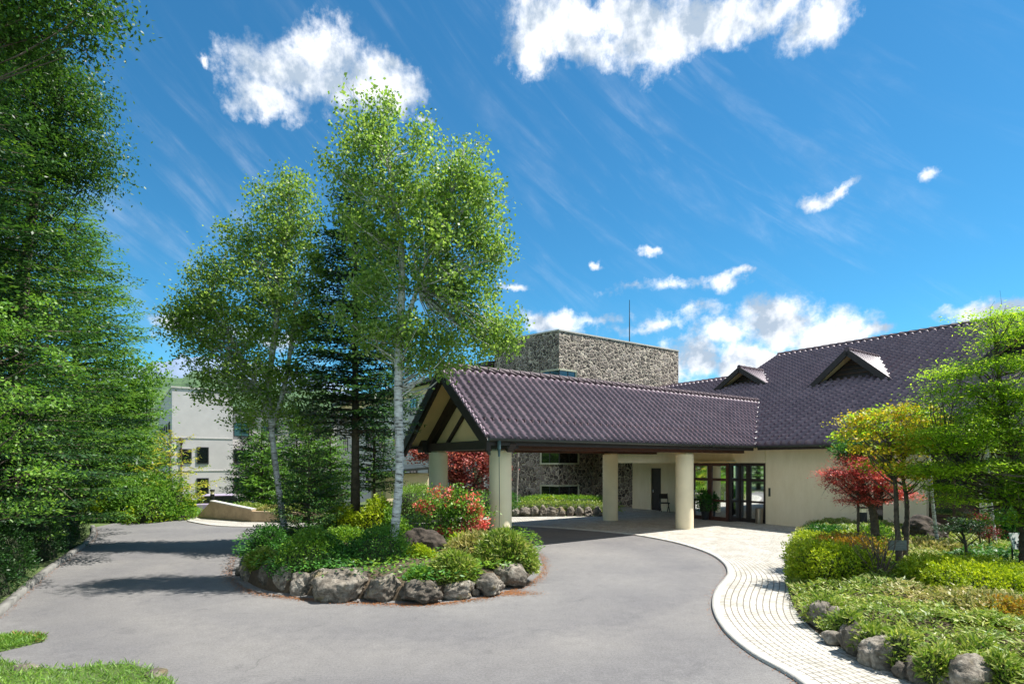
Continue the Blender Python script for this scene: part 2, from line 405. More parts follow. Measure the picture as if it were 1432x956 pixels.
    oi = N.new('ShaderNodeObjectInfo'); c = mixc(N, L, 1.0, c, ramp(N, L, oi.outputs['Random'], [(0, (.42,.39,.35)), (.5, (.68,.65,.60)), (1, (1.0,.98,.93))]), 'MULTIPLY')
    c = mixc(N, L, ramp(N, L, n3, [(.60, (0,0,0)), (.70, (.6,.6,.6))]), c, (.20, .15, .045))
    L.new(c, bs.inputs['Base Color']); bs.inputs['Roughness'].default_value = .92
    bump(N, L, bs, n1, 1.0, .07); M['rock'] = m
    M['dark_rock'] = mat_plain('dark_mossy_boulder', (.05, .038, .028), .95, .6, 7, bumpd=.06, bscale=9)
    # glass
    def glassm(name, tint, mixf, rough=.02):
        m, nt, N, L, bs = nmat(name)
        bs.inputs['Base Color'].default_value = (*tint, 1); bs.inputs['Roughness'].default_value = .1
        gl = N.new('ShaderNodeBsdfGlossy'); gl.inputs['Roughness'].default_value = rough; gl.inputs[0].default_value = (.9, .95, .97, 1)
        fr = N.new('ShaderNodeLayerWeight'); fr.inputs[0].default_value = mixf
        mx = N.new('ShaderNodeMixShader'); L.new(fr.outputs['Fresnel'], mx.inputs[0]); L.new(bs.outputs[0], mx.inputs[1]); L.new(gl.outputs[0], mx.inputs[2])
        L.new(mx.outputs[0], nt.nodes['Material Output'].inputs[0]); return m
    M['glass'] = glassm('dark_window_glass', (.008, .010, .011), .42)
    M['door_glass'] = glassm('reflecting_door_glass', (.006, .007, .007), .72, .03)
    # bark
    m, nt, N, L, bs = nmat('birch_bark'); v = worldpos(N)
    mp = N.new('ShaderNodeMapping'); mp.inputs['Scale'].default_value = (5, 5, 26); L.new(v, mp.inputs[0])
    n1 = tnoise(N, L, mp.outputs[0], 1.0, 5, .65); n2 = tnoise(N, L, v, 3, 4)
    c = ramp(N, L, n1, [(.36, (.05, .045, .04)), (.44, (.45, .44, .42)), (.6, (.68, .68, .67))])
    c = mixc(N, L, ramp(N, L, n2, [(.45, (0,0,0)), (.75, (.45,.45,.45))]), c, (.20, .19, .17))
    L.new(c, bs.inputs['Base Color']); bs.inputs['Roughness'].default_value = .75; bump(N, L, bs, n1, .6, .012); M['birch'] = m
    M['bark'] = mat_plain('brown_bark', (.10, .075, .055), .95, .45, 9, bumpd=.02, bscale=26)
    M['grey_bark'] = mat_plain('grey_bark', (.24, .22, .19), .95, .35, 8, bumpd=.015, bscale=26)
    # foliage
    M['l_birch'] = mat_leaf('birch_leaf', [(.13,.25,.04), (.23,.37,.07), (.36,.48,.15)], .5, .42)
    M['l_fir'] = mat_leaf('fir_needles', [(.010,.038,.010), (.022,.075,.014), (.045,.125,.02)], .25)
    M['l_yew'] = mat_leaf('dark_yew_leaf', [(.02,.07,.015), (.04,.12,.02), (.10,.16,.03)], .28)
    M['l_darkred'] = mat_leaf('dark_red_leaf', [(.12,.012,.015), (.20,.025,.025), (.28,.04,.035)], .3)
    M['l_tip'] = mat_leaf('fresh_fir_tips', [(.06,.15,.018), (.10,.21,.025), (.16,.28,.04)], .35)
    M['l_darktip'] = mat_leaf('dark_fir_tips', [(.03,.085,.02), (.05,.13,.025), (.08,.18,.03)], .3)
    M['l_firdark'] = mat_leaf('dark_fir_needles', [(0.012, 0.039, 0.018), (0.021, 0.068, 0.024), (0.045, 0.112, 0.03)], .2)
    M['l_firlight'] = mat_leaf('light_larch_needles', [(0.061, 0.162, 0.024), (0.108, 0.243, 0.034), (0.176, 0.338, 0.047)], .35)
    M['l_firyellow'] = mat_leaf('yellow_tipped_needles', [(0.12, 0.22, 0.03), (0.40, 0.42, 0.04), (0.52, 0.44, 0.05)], .35)
    M['l_maple'] = mat_leaf('green_maple_leaf', [(.15,.30,.02), (.29,.47,.03), (.46,.58,.06)], .6)
    M['l_zelkova'] = mat_leaf('deep_green_leaf', [(.025,.075,.012), (.055,.14,.018), (.11,.22,.03)], .4)
    M['l_bright'] = mat_leaf('bright_green_leaf', [(0.078, 0.208, 0.023), (0.143, 0.299, 0.039), (0.26, 0.429, 0.072)], .42)
    M['l_yellow'] = mat_leaf('yellow_leaf', [(.36,.38,.025), (.58,.48,.03), (.64,.44,.035)], .45)
    M['l_red'] = mat_leaf('red_maple_leaf', [(.42,.04,.055), (.60,.10,.11), (.70,.20,.17)], .42, tscale=1.1)
    M['l_pinkred'] = mat_leaf('pink_red_maple_leaf', [(0.312, 0.054, 0.072), (0.504, 0.132, 0.132), (0.6, 0.24, 0.204)], .42, tscale=1.1)
    M['l_azalea'] = mat_leaf('coral_azalea_flower', [(.70,.07,.07), (.82,.18,.16), (.85,.34,.27)], .35, tscale=1.0)
    M['l_shrub'] = mat_leaf('dark_shrub_leaf', [(0.022, 0.088, 0.019), (0.048, 0.16, 0.026), (0.096, 0.256, 0.035)], .28)
    M['l_hedge'] = mat_leaf('yellow_green_hedge_leaf', [(.18,.28,.012), (.32,.42,.018), (.46,.52,.03)], .38)
    M['l_midhedge'] = mat_leaf('green_hedge_leaf', [(0.078, 0.182, 0.019), (0.143, 0.286, 0.026), (0.247, 0.39, 0.039)], .35)
    M['l_sasa'] = mat_leaf('bamboo_grass_leaf', [(.10,.20,.022), (.22,.32,.04), (.44,.46,.16)], .35)
    M['l_drysasa'] = mat_leaf('dry_bamboo_grass_leaf', [(.18,.22,.045), (.36,.35,.12), (.52,.43,.22)], .3)
    M['l_orange'] = mat_leaf('orange_new_leaf', [(0.4, 0.2, 0.03), (0.5, 0.28, 0.035), (0.3, 0.3, 0.03)], .35)
    M['l_grass'] = mat_leaf('grass_blade', [(0.07, 0.168, 0.021), (0.14, 0.28, 0.035), (0.238, 0.378, 0.056)], .35)
    M['l_litter'] = mat_leaf('fallen_leaf', [(0.22, 0.09, 0.035), (0.36, 0.15, 0.06), (0.18, 0.1, 0.05)], .1)
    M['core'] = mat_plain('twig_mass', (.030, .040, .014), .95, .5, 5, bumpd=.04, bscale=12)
    M['dry_twig'] = mat_plain('dry_twigs', (.16, .12, .08), .9, .3, 10)
build_materials()

# ================================================================ GROUND, ROAD, PAVEMENT
def smooth(t): t = min(max(t, 0), 1); return t*t*(3-2*t)
def terrain(x, y):
    return -3.2*smooth((y-28.6)/4.5)*smooth((-x-10)/3.5)
def build_ground():
    xs = [-9000,-3000,-1000,-400,-200,-120] + list(np.linspace(-80, 60, 141)) + [120,200,400,1000,3000,9000]
    ys = [-400,-100,-40] + list(np.linspace(-20, 100, 121)) + [140,200,400,1000,3000,9000]
    V = [(x, y, terrain(x, y)-.012) for y in ys for x in xs]; n = len(xs)
    Q = [(j*n+i, j*n+i+1, (j+1)*n+i+1, (j+1)*n+i) for j in range(len(ys)-1) for i in range(n-1)]
    tag(mesh_np('ground', V, Q, M['meadow'], smooth=True), kind='structure')
build_ground()

def sheet(name, pts, mat, z, uvf=None, parent=None, zdown=None):
    """flat n-gon (optionally with a skirt down to zdown)"""
    v = [(p[0], p[1], z) for p in pts]; n = len(v); f = [tuple(range(n))]
    if zdown is not None:
        v += [(p[0], p[1], zdown) for p in pts]
        f += [(i, i+n, (i+1) % n + n, (i+1) % n) for i in range(n)]
    me = bpy.data.meshes.new(name); me.from_pydata(v, [], f); me.materials.append(mat)
    if uvf:
        l = me.uv_layers.new(name='UVMap')
        for lp in me.loops:
            c = me.vertices[lp.vertex_index].co; l.data[lp.index].uv = uvf(c.x, c.y)
    o = bpy.data.objects.new(name, me); return link(o, parent)

kerb_px = [(1250,1110),(1180,1010),(1110,950),(1050,915),(1012,882),(996,850),(1001,825),(1017,803),(1008,785),(980,770),(930,756),(860,745),(750,736.5),(690,735),(600,735),(520,736),(440,737),(360,737),(300,735),(262,729)]
kerb = [np.array(P(*p)[:2]) for p in kerb_px]
kerb = catmull(kerb, 6)
# asphalt: from the left kerb round to the pavement kerb
left_px = [(-520,1250),(-60,905),(0,862),(60,808),(100,778),(126,758),(134,745),(132,737),(160,731),(262,727)]
left = [np.array(P(*p)[:2]) for p in left_px]
leftc = catmull(left[1:8], 5)
road_pts = [left[0]] + leftc + [left[8], left[9]] + kerb[::-1] + [np.array((4.2,-6.)), np.array((-12.,-6.))]
tag(sheet('road', road_pts, M['asphalt'], 0.0), kind='structure')
# pavement: curved path strip with rows of setts that follow the kerb
n_path = 9*6+1
Lp = kerb[:n_path]
right_px = [(1560,1110),(1430,1010),(1330,972),(1240,938),(1172,906),(1128,874),(1105,838),(1100,800),(1106,770),(1118,744)]
Rp = catmull([np.array(P(*p)[:2]) for p in right_px], 6)
PZ = 0.035
def strip(name, A, B, mat, z, nx=6):
    V, UV, Q = [], [], []; s = 0
    for i in range(len(A)):
        if i: s += .5*(np.linalg.norm(A[i]-A[i-1]) + np.linalg.norm(B[i]-B[i-1]))
        w = np.linalg.norm(B[i]-A[i])
        for k in range(nx+1):
            t = k/nx; p = A[i]*(1-t) + B[i]*t; V.append((p[0], p[1], z)); UV.append((s, w*t))
    for i in range(len(A)-1):
        for k in range(nx): a = i*(nx+1)+k; Q.append((a, a+1, a+nx+2, a+nx+1))
    return mesh_np(name, V, Q, mat, uv=UV)
nA = min(len(Lp), len(Rp))
path = tag(strip('pavement', Lp[:nA], Rp[:nA], M['paver'], PZ), kind='structure')
def uv_ab(x, y):
    d = np.array((x, y)) - O0; return (float(d @ AX), float(d @ BX))
court = [Lp[nA-1]] + kerb[nA:] + [np.array(P(*p)[:2]) for p in [(262,721),(420,727),(600,724),(700,723.5),(842,722)]] + \
        [np.array(W(*c)[:2]) for c in [(12.6,12.0),(22,12.0),(22,-.9),(13.0,-.9),(13.0,-2.6)]] + [Rp[nA-1]]
tag(sheet('pavement', court, M['paver'], PZ-.004, uv_ab), kind='structure')
# the kerb itself: a narrow pale band, a small step above the asphalt
def band(name, line, w, z0, z1, mat, side=1, kind='structure'):
    line = [np.array(p) for p in line]; V = []; F = []
    for i, p in enumerate(line):
        t = line[min(i+1, len(line)-1)] - line[max(i-1, 0)]; t = t/np.linalg.norm(t); nrm = np.array((-t[1], t[0]))*side
        q = p + nrm*w
        V += [(p[0],p[1],z0),(p[0],p[1],z1),(q[0],q[1],z1),(q[0],q[1],z0)]
    for i in range(len(line)-1):
        a = i*4; b = a+4
        for k in range(3): F.append((a+k, a+k+1, b+k+1, b+k))
    return tag(mesh_np(name, V, F, mat), kind=kind)
band('kerb', kerb, .13, -.01, PZ+.008, M['concrete'], side=-1)
band('kerb', leftc, .13, -.01, .10, M['kerbstone'], side=1)

# ================================================================ TILED ROOFS
def tiled(name, parent, origin, u, v, Wd, H, tw=.29, th=.27, mat=None, amp=.075, lift=.05):
    origin, u, v = Vector(origin), Vector(u).normalized(), Vector(v).normalized(); n = u.cross(v).normalized()
    if n.z < 0: n = -n
    S = 8; cols = max(1, round(Wd/tw)); tw = Wd/cols; rows = max(1, round(H/th)); th = H/rows
    us = np.arange(cols*S+1)/S
    fr = us % 1.0
    prof = np.where(fr < .62, amp*np.abs(np.sin(np.pi*fr/.62))**.8, -.3*amp*np.sin(np.pi*(fr-.62)/.38))
    V = []; UV = []
    o, un, vn, nn = (np.array(k) for k in (origin, u, v, n))
    lines = [( -.02, 0, -.045)]
    for j in range(rows): lines += [(j*th - .04, j, lift), ((j+1)*th - .041, j, .0)]
    for t, j, lift in lines:
        k = np.zeros_like(prof) if lift < -.04 else prof
        V.append(o + np.outer(us*tw, un) + vn*t + np.outer(k + lift + .02, nn))
        UV.append(np.stack([np.maximum(us-.001, 0), np.full(len(us), j+.5)], 1))
    V = np.concatenate(V); UV = np.concatenate(UV); m = len(us); nl = len(lines)
    i = np.arange(m-1); Q = []
    for r in range(nl-1):
        a = r*m + i; Q.append(np.stack([a, a+1, a+m+1, a+m], 1))
    Q = np.concatenate(Q)
    if Vector(un).cross(Vector(vn)).z < 0: Q = Q[:, ::-1]
    return mesh_np(name, V, Q, mat or M['tile'], parent, uv=UV)
def ridge_line(parent, p, q, r=.13, name='ridge_cap', mat=None):
    p, q = Vector(p), Vector(q); m = MB(); d = (q-p); n = max(1, int(d.length/.45))
    pts = []; rad = []
    for i in range(n):
        a, b = p + d*(i/n), p + d*((i+1)/n)
        pts += [a, a.lerp(b, .93), b.lerp(a, .06)]; rad += [r*1.1, r*.95, r*.93]
    m.tube(pts, rad, 8); return m.build(name, mat or M['ridge'], parent)

# ================================================================ PORCH (PORTE-COCHERE)
EZ = 3.30; AE = -.94; AG = 12.2; BE0, BE1 = -.8, 4.86; BR = 2.03; RZ = 5.65
pitch = (RZ-EZ)/(BR-BE0)
porch = empty('entrance_porch', W(0, 2.03, 0), 'long drive-through entrance porch with glazed purple-brown tiled gable roof on thick pale columns', 'porch')
def vdir(b): return Vector((*(BX*b), abs(b)*pitch))
Lr = 19.4
tiled('roof', porch, W(AE, BE0, EZ), Vector((*AX, 0)), vdir(1), Lr-AE, math.hypot(BR-BE0, RZ-EZ))
tiled('roof', porch, W(AE, BE1, EZ), Vector((*AX, 0)), vdir(-1), Lr-AE, math.hypot(BR-BE0, RZ-EZ))
ridge_line(porch, W(AE-.06, BR, RZ+.10), W(17.0, BR, RZ+.10), .12)
# snow guards: a row of little upstands near the eave
def guards(parent, spots, rz):
    me = None
    for p in spots:
        if me is None:
            m = MB(); m.box((0,0,0), (.05,.14,.07), rz=rz); o = m.build('snow_guard', M['ridge']); me = o.data; o.parent = parent
        else: o = bpy.data.objects.new('snow_guard', me); link(o, parent)
        o.location = p - parent.location
guards(porch, [W(AE+.25+k*.29, BE0+.62, EZ+.62*pitch+.09) for k in range(44)], math.atan2(AX[1], AX[0]))
# soffit boards under both slopes (beige outside the gable wall and inside)
for s, b0 in ((1, BE0), (-1, BE1)):
    m = MB(); off = .12
    for (a0, a1) in ((AE+.02, 11.9),):
        p = [W(a0, b0, EZ-off), W(a1, b0, EZ-off), W(a1, BR, RZ-off), W(a0, BR, RZ-off)]
        q = [x + Vector((0,0,.07)) for x in p]
        m.hexa(p+q)
    m.build('soffit', M['soffit'], porch)
# barge boards: dark, deep
for s, b0 in ((1, BE0-.03), (-1, BE1+.03)):
    m = MB(); t = .075
    for (a0, dz0, dz1) in ((AE-.08, -.34, .02), (AE-.02, -.46, -.04)):
        lo = [W(a0, b0, EZ+dz0-.02), W(a0+t, b0, EZ+dz0-.02), W(a0+t, BR, RZ+dz0), W(a0, BR, RZ+dz0)]
        hi = [W(a0, b0, EZ+dz1-.02), W(a0+t, b0, EZ+dz1-.02), W(a0+t, BR, RZ+dz1), W(a0, BR, RZ+dz1)]
        m.hexa(lo+hi)
    m.build('barge_board', M['dark_wood'], porch)
# verge tiles along the gable edge
for s, b0 in ((1, BE0), (-1, BE1)):
    m = MB(); k = 14
    for i in range(k):
        t0, t1 = i/k, (i+1.05)/k
        a = W(AE-.03, b0+(BR-b0)*t0, EZ+(RZ-EZ)*t0+.06); b = W(AE-.03, b0+(BR-b0)*t1, EZ+(RZ-EZ)*t1+.035)
        m.tube([a, b], [.075, .062], 8)
    m.build('verge_tile', M['tile'], porch)
# gable wall set back over the first columns, with dark framing
gw = porch
m = MB(); zb = 3.30
p = [W(.0, BE0+.2, zb), W(.0, BE1-.2, zb), W(.0, BR, RZ-.24)]
q = [W(.12, BE0+.2, zb), W(.12, BE1-.2, zb), W(.12, BR, RZ-.24)]
m.add(p+q, [(0,1,2),(5,4,3),(0,3,4,1),(1,4,5,2),(2,5,3,0)])
gable = m.build('gable_wall', M['soffit'], porch)
def rafter(name, b0, z0, b1, z1, w=.26, d=.16, a=-.10, mat='dark_wood', par=None):
    m = MB(); m.beam(W(a, b0, z0), W(a, b1, z1), d, w, up=Vector((0,0,1))); return m.build(name, M[mat], par or porch)
for b0 in (BE1-.05, BE0+.05): rafter('rafter', b0, EZ-.27, BR, RZ-.44, w=.30, d=.22)
rafter('rafter', 3.25, 3.28, 1.25, 4.86, w=.10, d=.10, a=-.06)
m = MB(); m.abox(-.26, .14, BE0+.05, BE1+.02, 3.02, 3.30); m.build('tie_beam', M['dark_wood'], porch)
m = MB(); m.abox(-.44, .20, 4.02+.42, 4.02+.82, 2.98, 3.42); m.build('beam_end', M['dark_wood'], porch)
# long eave beams, inner beams, ceiling
m = MB(); m.abox(-.2, 12.0, -.42, -.12, 3.00, 3.24); m.build('eave_beam', M['red_wood'], porch)
m = MB(); m.abox(-.2, 12.0, 4.24, 4.50, 3.02, 3.28); m.build('eave_beam', M['red_wood'], porch)
m = MB(); m.abox(.16, 12.8, -.11, 4.23, 3.26, 3.34); m.build('ceiling', M['soffit'], porch)
for a in (2.9, 5.8, 8.65, 11.3):
    m = MB(); m.abox(a-.09, a+.09, -.10, 4.22, 3.10, 3.255); m.build('ceiling_beam', M['dark_wood'], porch)
# dark soffit under the eaves and fascia
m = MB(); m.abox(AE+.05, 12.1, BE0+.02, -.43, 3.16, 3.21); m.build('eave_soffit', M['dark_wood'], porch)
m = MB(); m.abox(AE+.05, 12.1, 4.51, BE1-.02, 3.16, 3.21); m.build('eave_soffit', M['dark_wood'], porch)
# gutters: half round, with brackets
def gutter(parent, a0, a1, b0, b1, z, r=.075):
    m = MB(); p, q = W(a0, b0, z), W(a1, b1, z); d = (q-p).normalized(); s = d.cross(Vector((0,0,1))); N_ = 8
    v = []
    for e in (p, q):
        for rr in (r, r-.012):
            for k in range(N_+1):
                an = math.pi*k/N_; v.append(e - s*math.cos(an)*rr - Vector((0,0,1))*math.sin(an)*rr)
    f = []; H = 2*(N_+1)
    for lay in (0, N_+1):
        for k in range(N_): f.append((lay+k, lay+k+1, H+lay+k+1, H+lay+k))
    f += [(0, N_+1, H+N_+1, H), (N_, 2*N_+1, H+2*N_+1, H+N_)]
    for o in (0, H):
        for k in range(N_): f.append((o+k, o+k+1, o+N_+2+k, o+N_+1+k))
    m.add(v, f)
    n = int((q-p).length/.9)
    for i in range(n+1):
        c = p.lerp(q, i/n); m.box(c - Vector((0,0,.03)), (.03, .03, .12))
    return m.build('gutter', M['gutter'], parent)
gutter(porch, AE-.06, 12.05, BE0-.09, BE0-.09, EZ-.01)
gutter(porch, AE-.06, 12.05, BE1+.09, BE1+.09, EZ-.01)
m = MB(); m.abox(AE+.02, 12.05, BE0-.012, BE0+.02, EZ-.20, EZ-.01); m.build('fascia', M['dark_wood'], porch)
m = MB(); m.abox(AE+.02, 12.05, BE1-.02, BE1+.012, EZ-.20, EZ-.01); m.build('fascia', M['dark_wood'], porch)
# columns
for (a, b, zt, s) in ((0,0,3.02,1), (8.65,0,3.0,1), (0,4.05,3.03,1), (8.65,4.05,3.03,1)):
    c = W(a, b, 0); m = MB()
    m.lathe(c, [(.345,-.02),(.345,.04),(.34,.05),(.34,zt-.06),(.335,zt-.055)], 40)
    m.box(W(a, b-.02, zt-.035), (.36, .46, .055), rz=math.atan2(AX[1], AX[0]))
    m.build('column', M['column'], porch, smooth=False, bevel=0)
    for pl in porch.children[-1].data.polygons if False else []: pass
# rain spout and rain chain at the near corner
m = MB(); c = W(AE+.30, BE0-.09, 0)
m.tube([Vector((c.x,c.y,EZ-.04)), Vector((c.x,c.y,EZ-.30)), Vector((c.x,c.y,EZ-.52))], [.055,.05,.028], 10)
sp = m.build('rain_spout', M['bluegrey_metal'], porch)
m = MB(); m.tube([Vector((c.x,c.y,EZ-.50)), Vector((c.x+.01,c.y,1.5)), Vector((c.x,c.y,.3))], .009, 6)
m.build('rain_chain', M['gutter'], porch)

# ================================================================ MAIN HALL
hall = empty('main_hall', W(12.9, -.83, 0), 'single-storey beige hotel hall under a broad purple-brown tiled roof with small gable dormers', 'building')
SL = .48; AW = 12.9
RA, RZM = 24.8, EZ + SL*(24.8-AG)
RA2, RZ2 = 21.6, EZ + SL*(21.6-AG)
BV = 5.35; BL = 12.05; BFAR = -24.0
us = Vector((*(-BX), 0)); vs = Vector((*AX, SL))
tiled('roof', hall, W(AG, BV, EZ), us, vs, BV-BFAR, math.hypot(RA-AG, RZM-EZ), tw=.33, th=.33, amp=.11, lift=.10)
tiled('lower_roof', hall, W(AG, BL, EZ), us, vs, BL-BV-.003, math.hypot(RA2-AG, RZ2-EZ), tw=.33, th=.33, amp=.11, lift=.10)
# far slopes, so the roof is closed from behind
tiled('rear_roof', hall, W(2*RA-AG, BV, EZ), us, Vector((*(-AX), SL)), BV-BFAR, math.hypot(RA-AG, RZM-EZ), tw=1.2, th=1.2)
tiled('rear_roof', hall, W(2*RA2-AG, BL, EZ), us, Vector((*(-AX), SL)), BL-BV-.003, math.hypot(RA2-AG, RZ2-EZ), tw=1.2, th=1.2)
ridge_line(hall, W(RA, BV+.05, RZM+.10), W(RA, BFAR, RZM+.10), .15)
ridge_line(hall, W(RA2, BL, RZ2+.08), W(RA2, BV, RZ2+.08), .13)
# verge of the upper roof
m = MB(); m.beam(W(AG+.2, BV+.03, EZ+.10), W(RA, BV+.03, RZM+.04), .12, .22); m.build('verge_board', M['ridge'], hall)
# gable wall under the verge
m = MB(); zz = EZ+SL*(RA-AG)-.15
m.add([W(AW, BV-.05, 3.0), W(2*RA-AW, BV-.05, 3.0), W(RA, BV-.05, zz), W(AW, BV-.15, 3.0), W(2*RA-AW, BV-.15, 3.0), W(RA, BV-.15, zz)],
      [(0,1,2),(5,4,3),(0,3,4,1),(1,4,5,2),(2,5,3,0)]); m.build('gable_wall', M['stucco'], hall)
# pale valley flashing where the porch roof meets the hall roof
m = MB(); vb = W(12.15, -.82, EZ+.05); vt = W(AG+(RZ-EZ)/SL, BR, RZ+.09)
m.beam(vb+Vector((0,0,.03)), vt, .07, .04); m.build('valley_flashing', M['flashing'], hall)
# eave gutters, fascia, soffit in front of the beige wall
gutter(hall, AG-.09, AG-.09, -.95, BFAR, EZ-.01)
m = MB(); m.abox(AG-.012, AG+.02, BFAR, -.90, EZ-.17, EZ-.01); m.build('fascia', M['dark_wood'], hall)
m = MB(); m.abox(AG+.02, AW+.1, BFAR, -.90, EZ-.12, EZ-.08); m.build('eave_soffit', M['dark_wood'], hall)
guards(hall, [W(AG+.62, -.9-k*.29, EZ+.62*SL+.09) for k in range(60)] + [W(19.6, -6-k*.29, EZ+(19.6-AG)*SL+.09) for k in range(38)], math.atan2(AX[1], AX[0])+R(90))
# walls
wall = MB()
wall.abox(AW, AW+.22, -4.95, -.83, 0, 3.2)                 # long beige wall, first stretch
wall.abox(AW, AW+.22, -6.6, -5.28, 0, 3.2)
wall.abox(AW+.002, AW+.22, -5.28, -4.95, 2.35, 3.2)
wall.abox(AW+.22, 20, -1.05, -.83, 0, 3.2)                 # return beside the doors
wall.abox(AW-.06, AW+.16, -.828, 7.9, 2.60, 3.25)          # lintel band over the doors
wall.build('wall', M['stucco'], hall)
wall = MB()
wall.abox(14.42, 14.62, 3.60, 6.05, 0, 3.2); wall.abox(14.42, 14.62, 6.75, 8.1, 0, 3.2); wall.abox(14.422, 14.62, 6.05, 6.75, 2.32, 3.2)
wall.abox(12.95, 14.42, 3.55, 3.72, 0, 3.2)
wall.abox(14.62, 15.2, 7.0, 8.1, 0, 2.35)
wall.build('porch_wall', M['stucco'], hall)
m = MB(); m.abox(14.50, 14.56, 6.05, 6.75, 0.03, 2.32); dr = m.build('side_door', M['dark_wood'], hall)
m = MB(); m.abox(14.47, 14.50, 6.62, 6.66, 1.0, 1.14); m.build('handle', M['flashing'], dr)
# stone-clad wall at the end of the porch
m = MB(); m.abox(15.0, 15.3, 8.1, 12.05, 0, 3.25); m.build('stone_wall', M['stone'], hall)
# brown timber wall with windows further right, pale pilasters
m = MB(); m.abox(AW+.3, AW+.5, BFAR, -6.6, 0, 3.2); m.build('timber_wall', M['brown_wood'], hall)
for b in (-8.15, -10.6, -13.0, -15.5, -18.0):
    m = MB(); m.abox(AW-.02, AW+.16, b-.12, b+.12, 0, 3.15); m.build('pilaster', M['column'], hall)
for b in (-7.3, -9.35, -11.8, -14.2, -16.7):
    m = MB(); m.abox(AW+.24, AW+.31, b-.62, b+.62, .8, 2.6); wn = m.build('window', M['brown_wood'], hall)
    for k in (-.29, .29):
        m = MB(); m.abox(AW+.22, AW+.238, b+k-.25, b+k+.25, .88, 2.52); m.build('pane', M['glass'], wn)
m = MB(); m.abox(AW+.06, AW+.12, -5.28, -4.95, .03, 2.35); wn = m.build('window', M['frame'], hall)
m = MB(); m.abox(AW+.045, AW+.058, -5.25, -4.98, .1, 2.3); m.build('pane', M['glass'], wn)
# back wall and interior dark box (lobby)
m = MB(); m.abox(20, 20.2, -1.05, 12.0, 0, 3.2); m.abox(14.62, 20, 3.4, 3.6, 0, 3.2); m.build('lobby_wall', M['brown_wood'], hall)
m = MB(); m.abox(12.95, 36.4, BFAR, 12.0, 3.22, 3.26); m.build('ceiling', M['soffit'], hall)
m = MB(); m.abox(36.2, 36.4, BFAR, 12.0, 0, 3.2); m.abox(12.95, 36.4, BFAR-.2, BFAR, 0, 3.2); m.build('rear_wall', M['stucco'], hall)
# intercom plate and downlight on the lintel
m = MB(); m.abox(AW-.03, AW, -1.05, -.97, 1.2, 1.55); m.build('intercom', M['gutter'], hall)
# ---- glazed entrance: a screen that steps forward in the middle
def bay(a0, b0, a1, b1, doors=False):
    """one framed bay of the screen from (a0,b0) to (a1,b1)"""
    p, q = W(a0, b0, 0), W(a1, b1, 0); d = (q-p).normalized(); up = Vector((0,0,1)); w = .11
    fr = MB()
    for e in (p + d*w/2, q - d*w/2): fr.beam(e, e+up*2.6, w, w, up=d)
    for z in (.10, .92, 1.86, 2.53): fr.beam(p+d*w+up*z, q-d*w+up*z, .07, .20 if z == .10 else (.12 if z > 1 else .09))
    f = fr.build('door_leaf' if doors else 'entrance_window', M['red_wood'] if doors else M['dark_wood'], hall)
    g = MB()
    for z0, z1 in ((.20, .875), (.965, 1.80), (1.92, 2.46)):
        a_, b_ = p+d*w, q-d*w; n = d.cross(up)*.012
        g.hexa([a_+up*z0-n, b_+up*z0-n, b_+up*z0+n, a_+up*z0+n, a_+up*z1-n, b_+up*z1-n, b_+up*z1+n, a_+up*z1+n])
    g.build('pane', M['door_glass'], f)
    if doors:
        h = MB(); hp = p.lerp(q, .14 if doors == 1 else .86) - d.cross(up)*0; nn = Vector((*(-AX), 0))
        h.tube([hp+nn*.09+up*.95, hp+nn*.09+up*1.35], .017, 6); h.tube([hp+nn*.02+up*.98, hp+nn*.09+up*.98], .012, 6); h.tube([hp+nn*.02+up*1.32, hp+nn*.09+up*1.32], .012, 6)
        h.build('handle', M['flashing'], f)
bay(12.98, -.83, 12.98, -.02); bay(12.98, -.02, 12.98, .42)
bay(12.98, .42, 12.45, .62)
bay(12.45, .62, 12.45, 1.55, 1); bay(12.45, 1.55, 12.45, 2.48, 2)
bay(12.45, 2.48, 12.98, 2.66); bay(12.98, 2.66, 12.98, 3.55)
m = MB(); m.abox(AW-.12, AW-.062, .55, .95, 2.62, 2.70); m.build('lintel_light', M['flashing'], hall)
m = MB(); m.abox(12.40, 12.96, .50, 2.62, 2.602, 2.66); m.build('door_canopy', M['soffit'], hall)

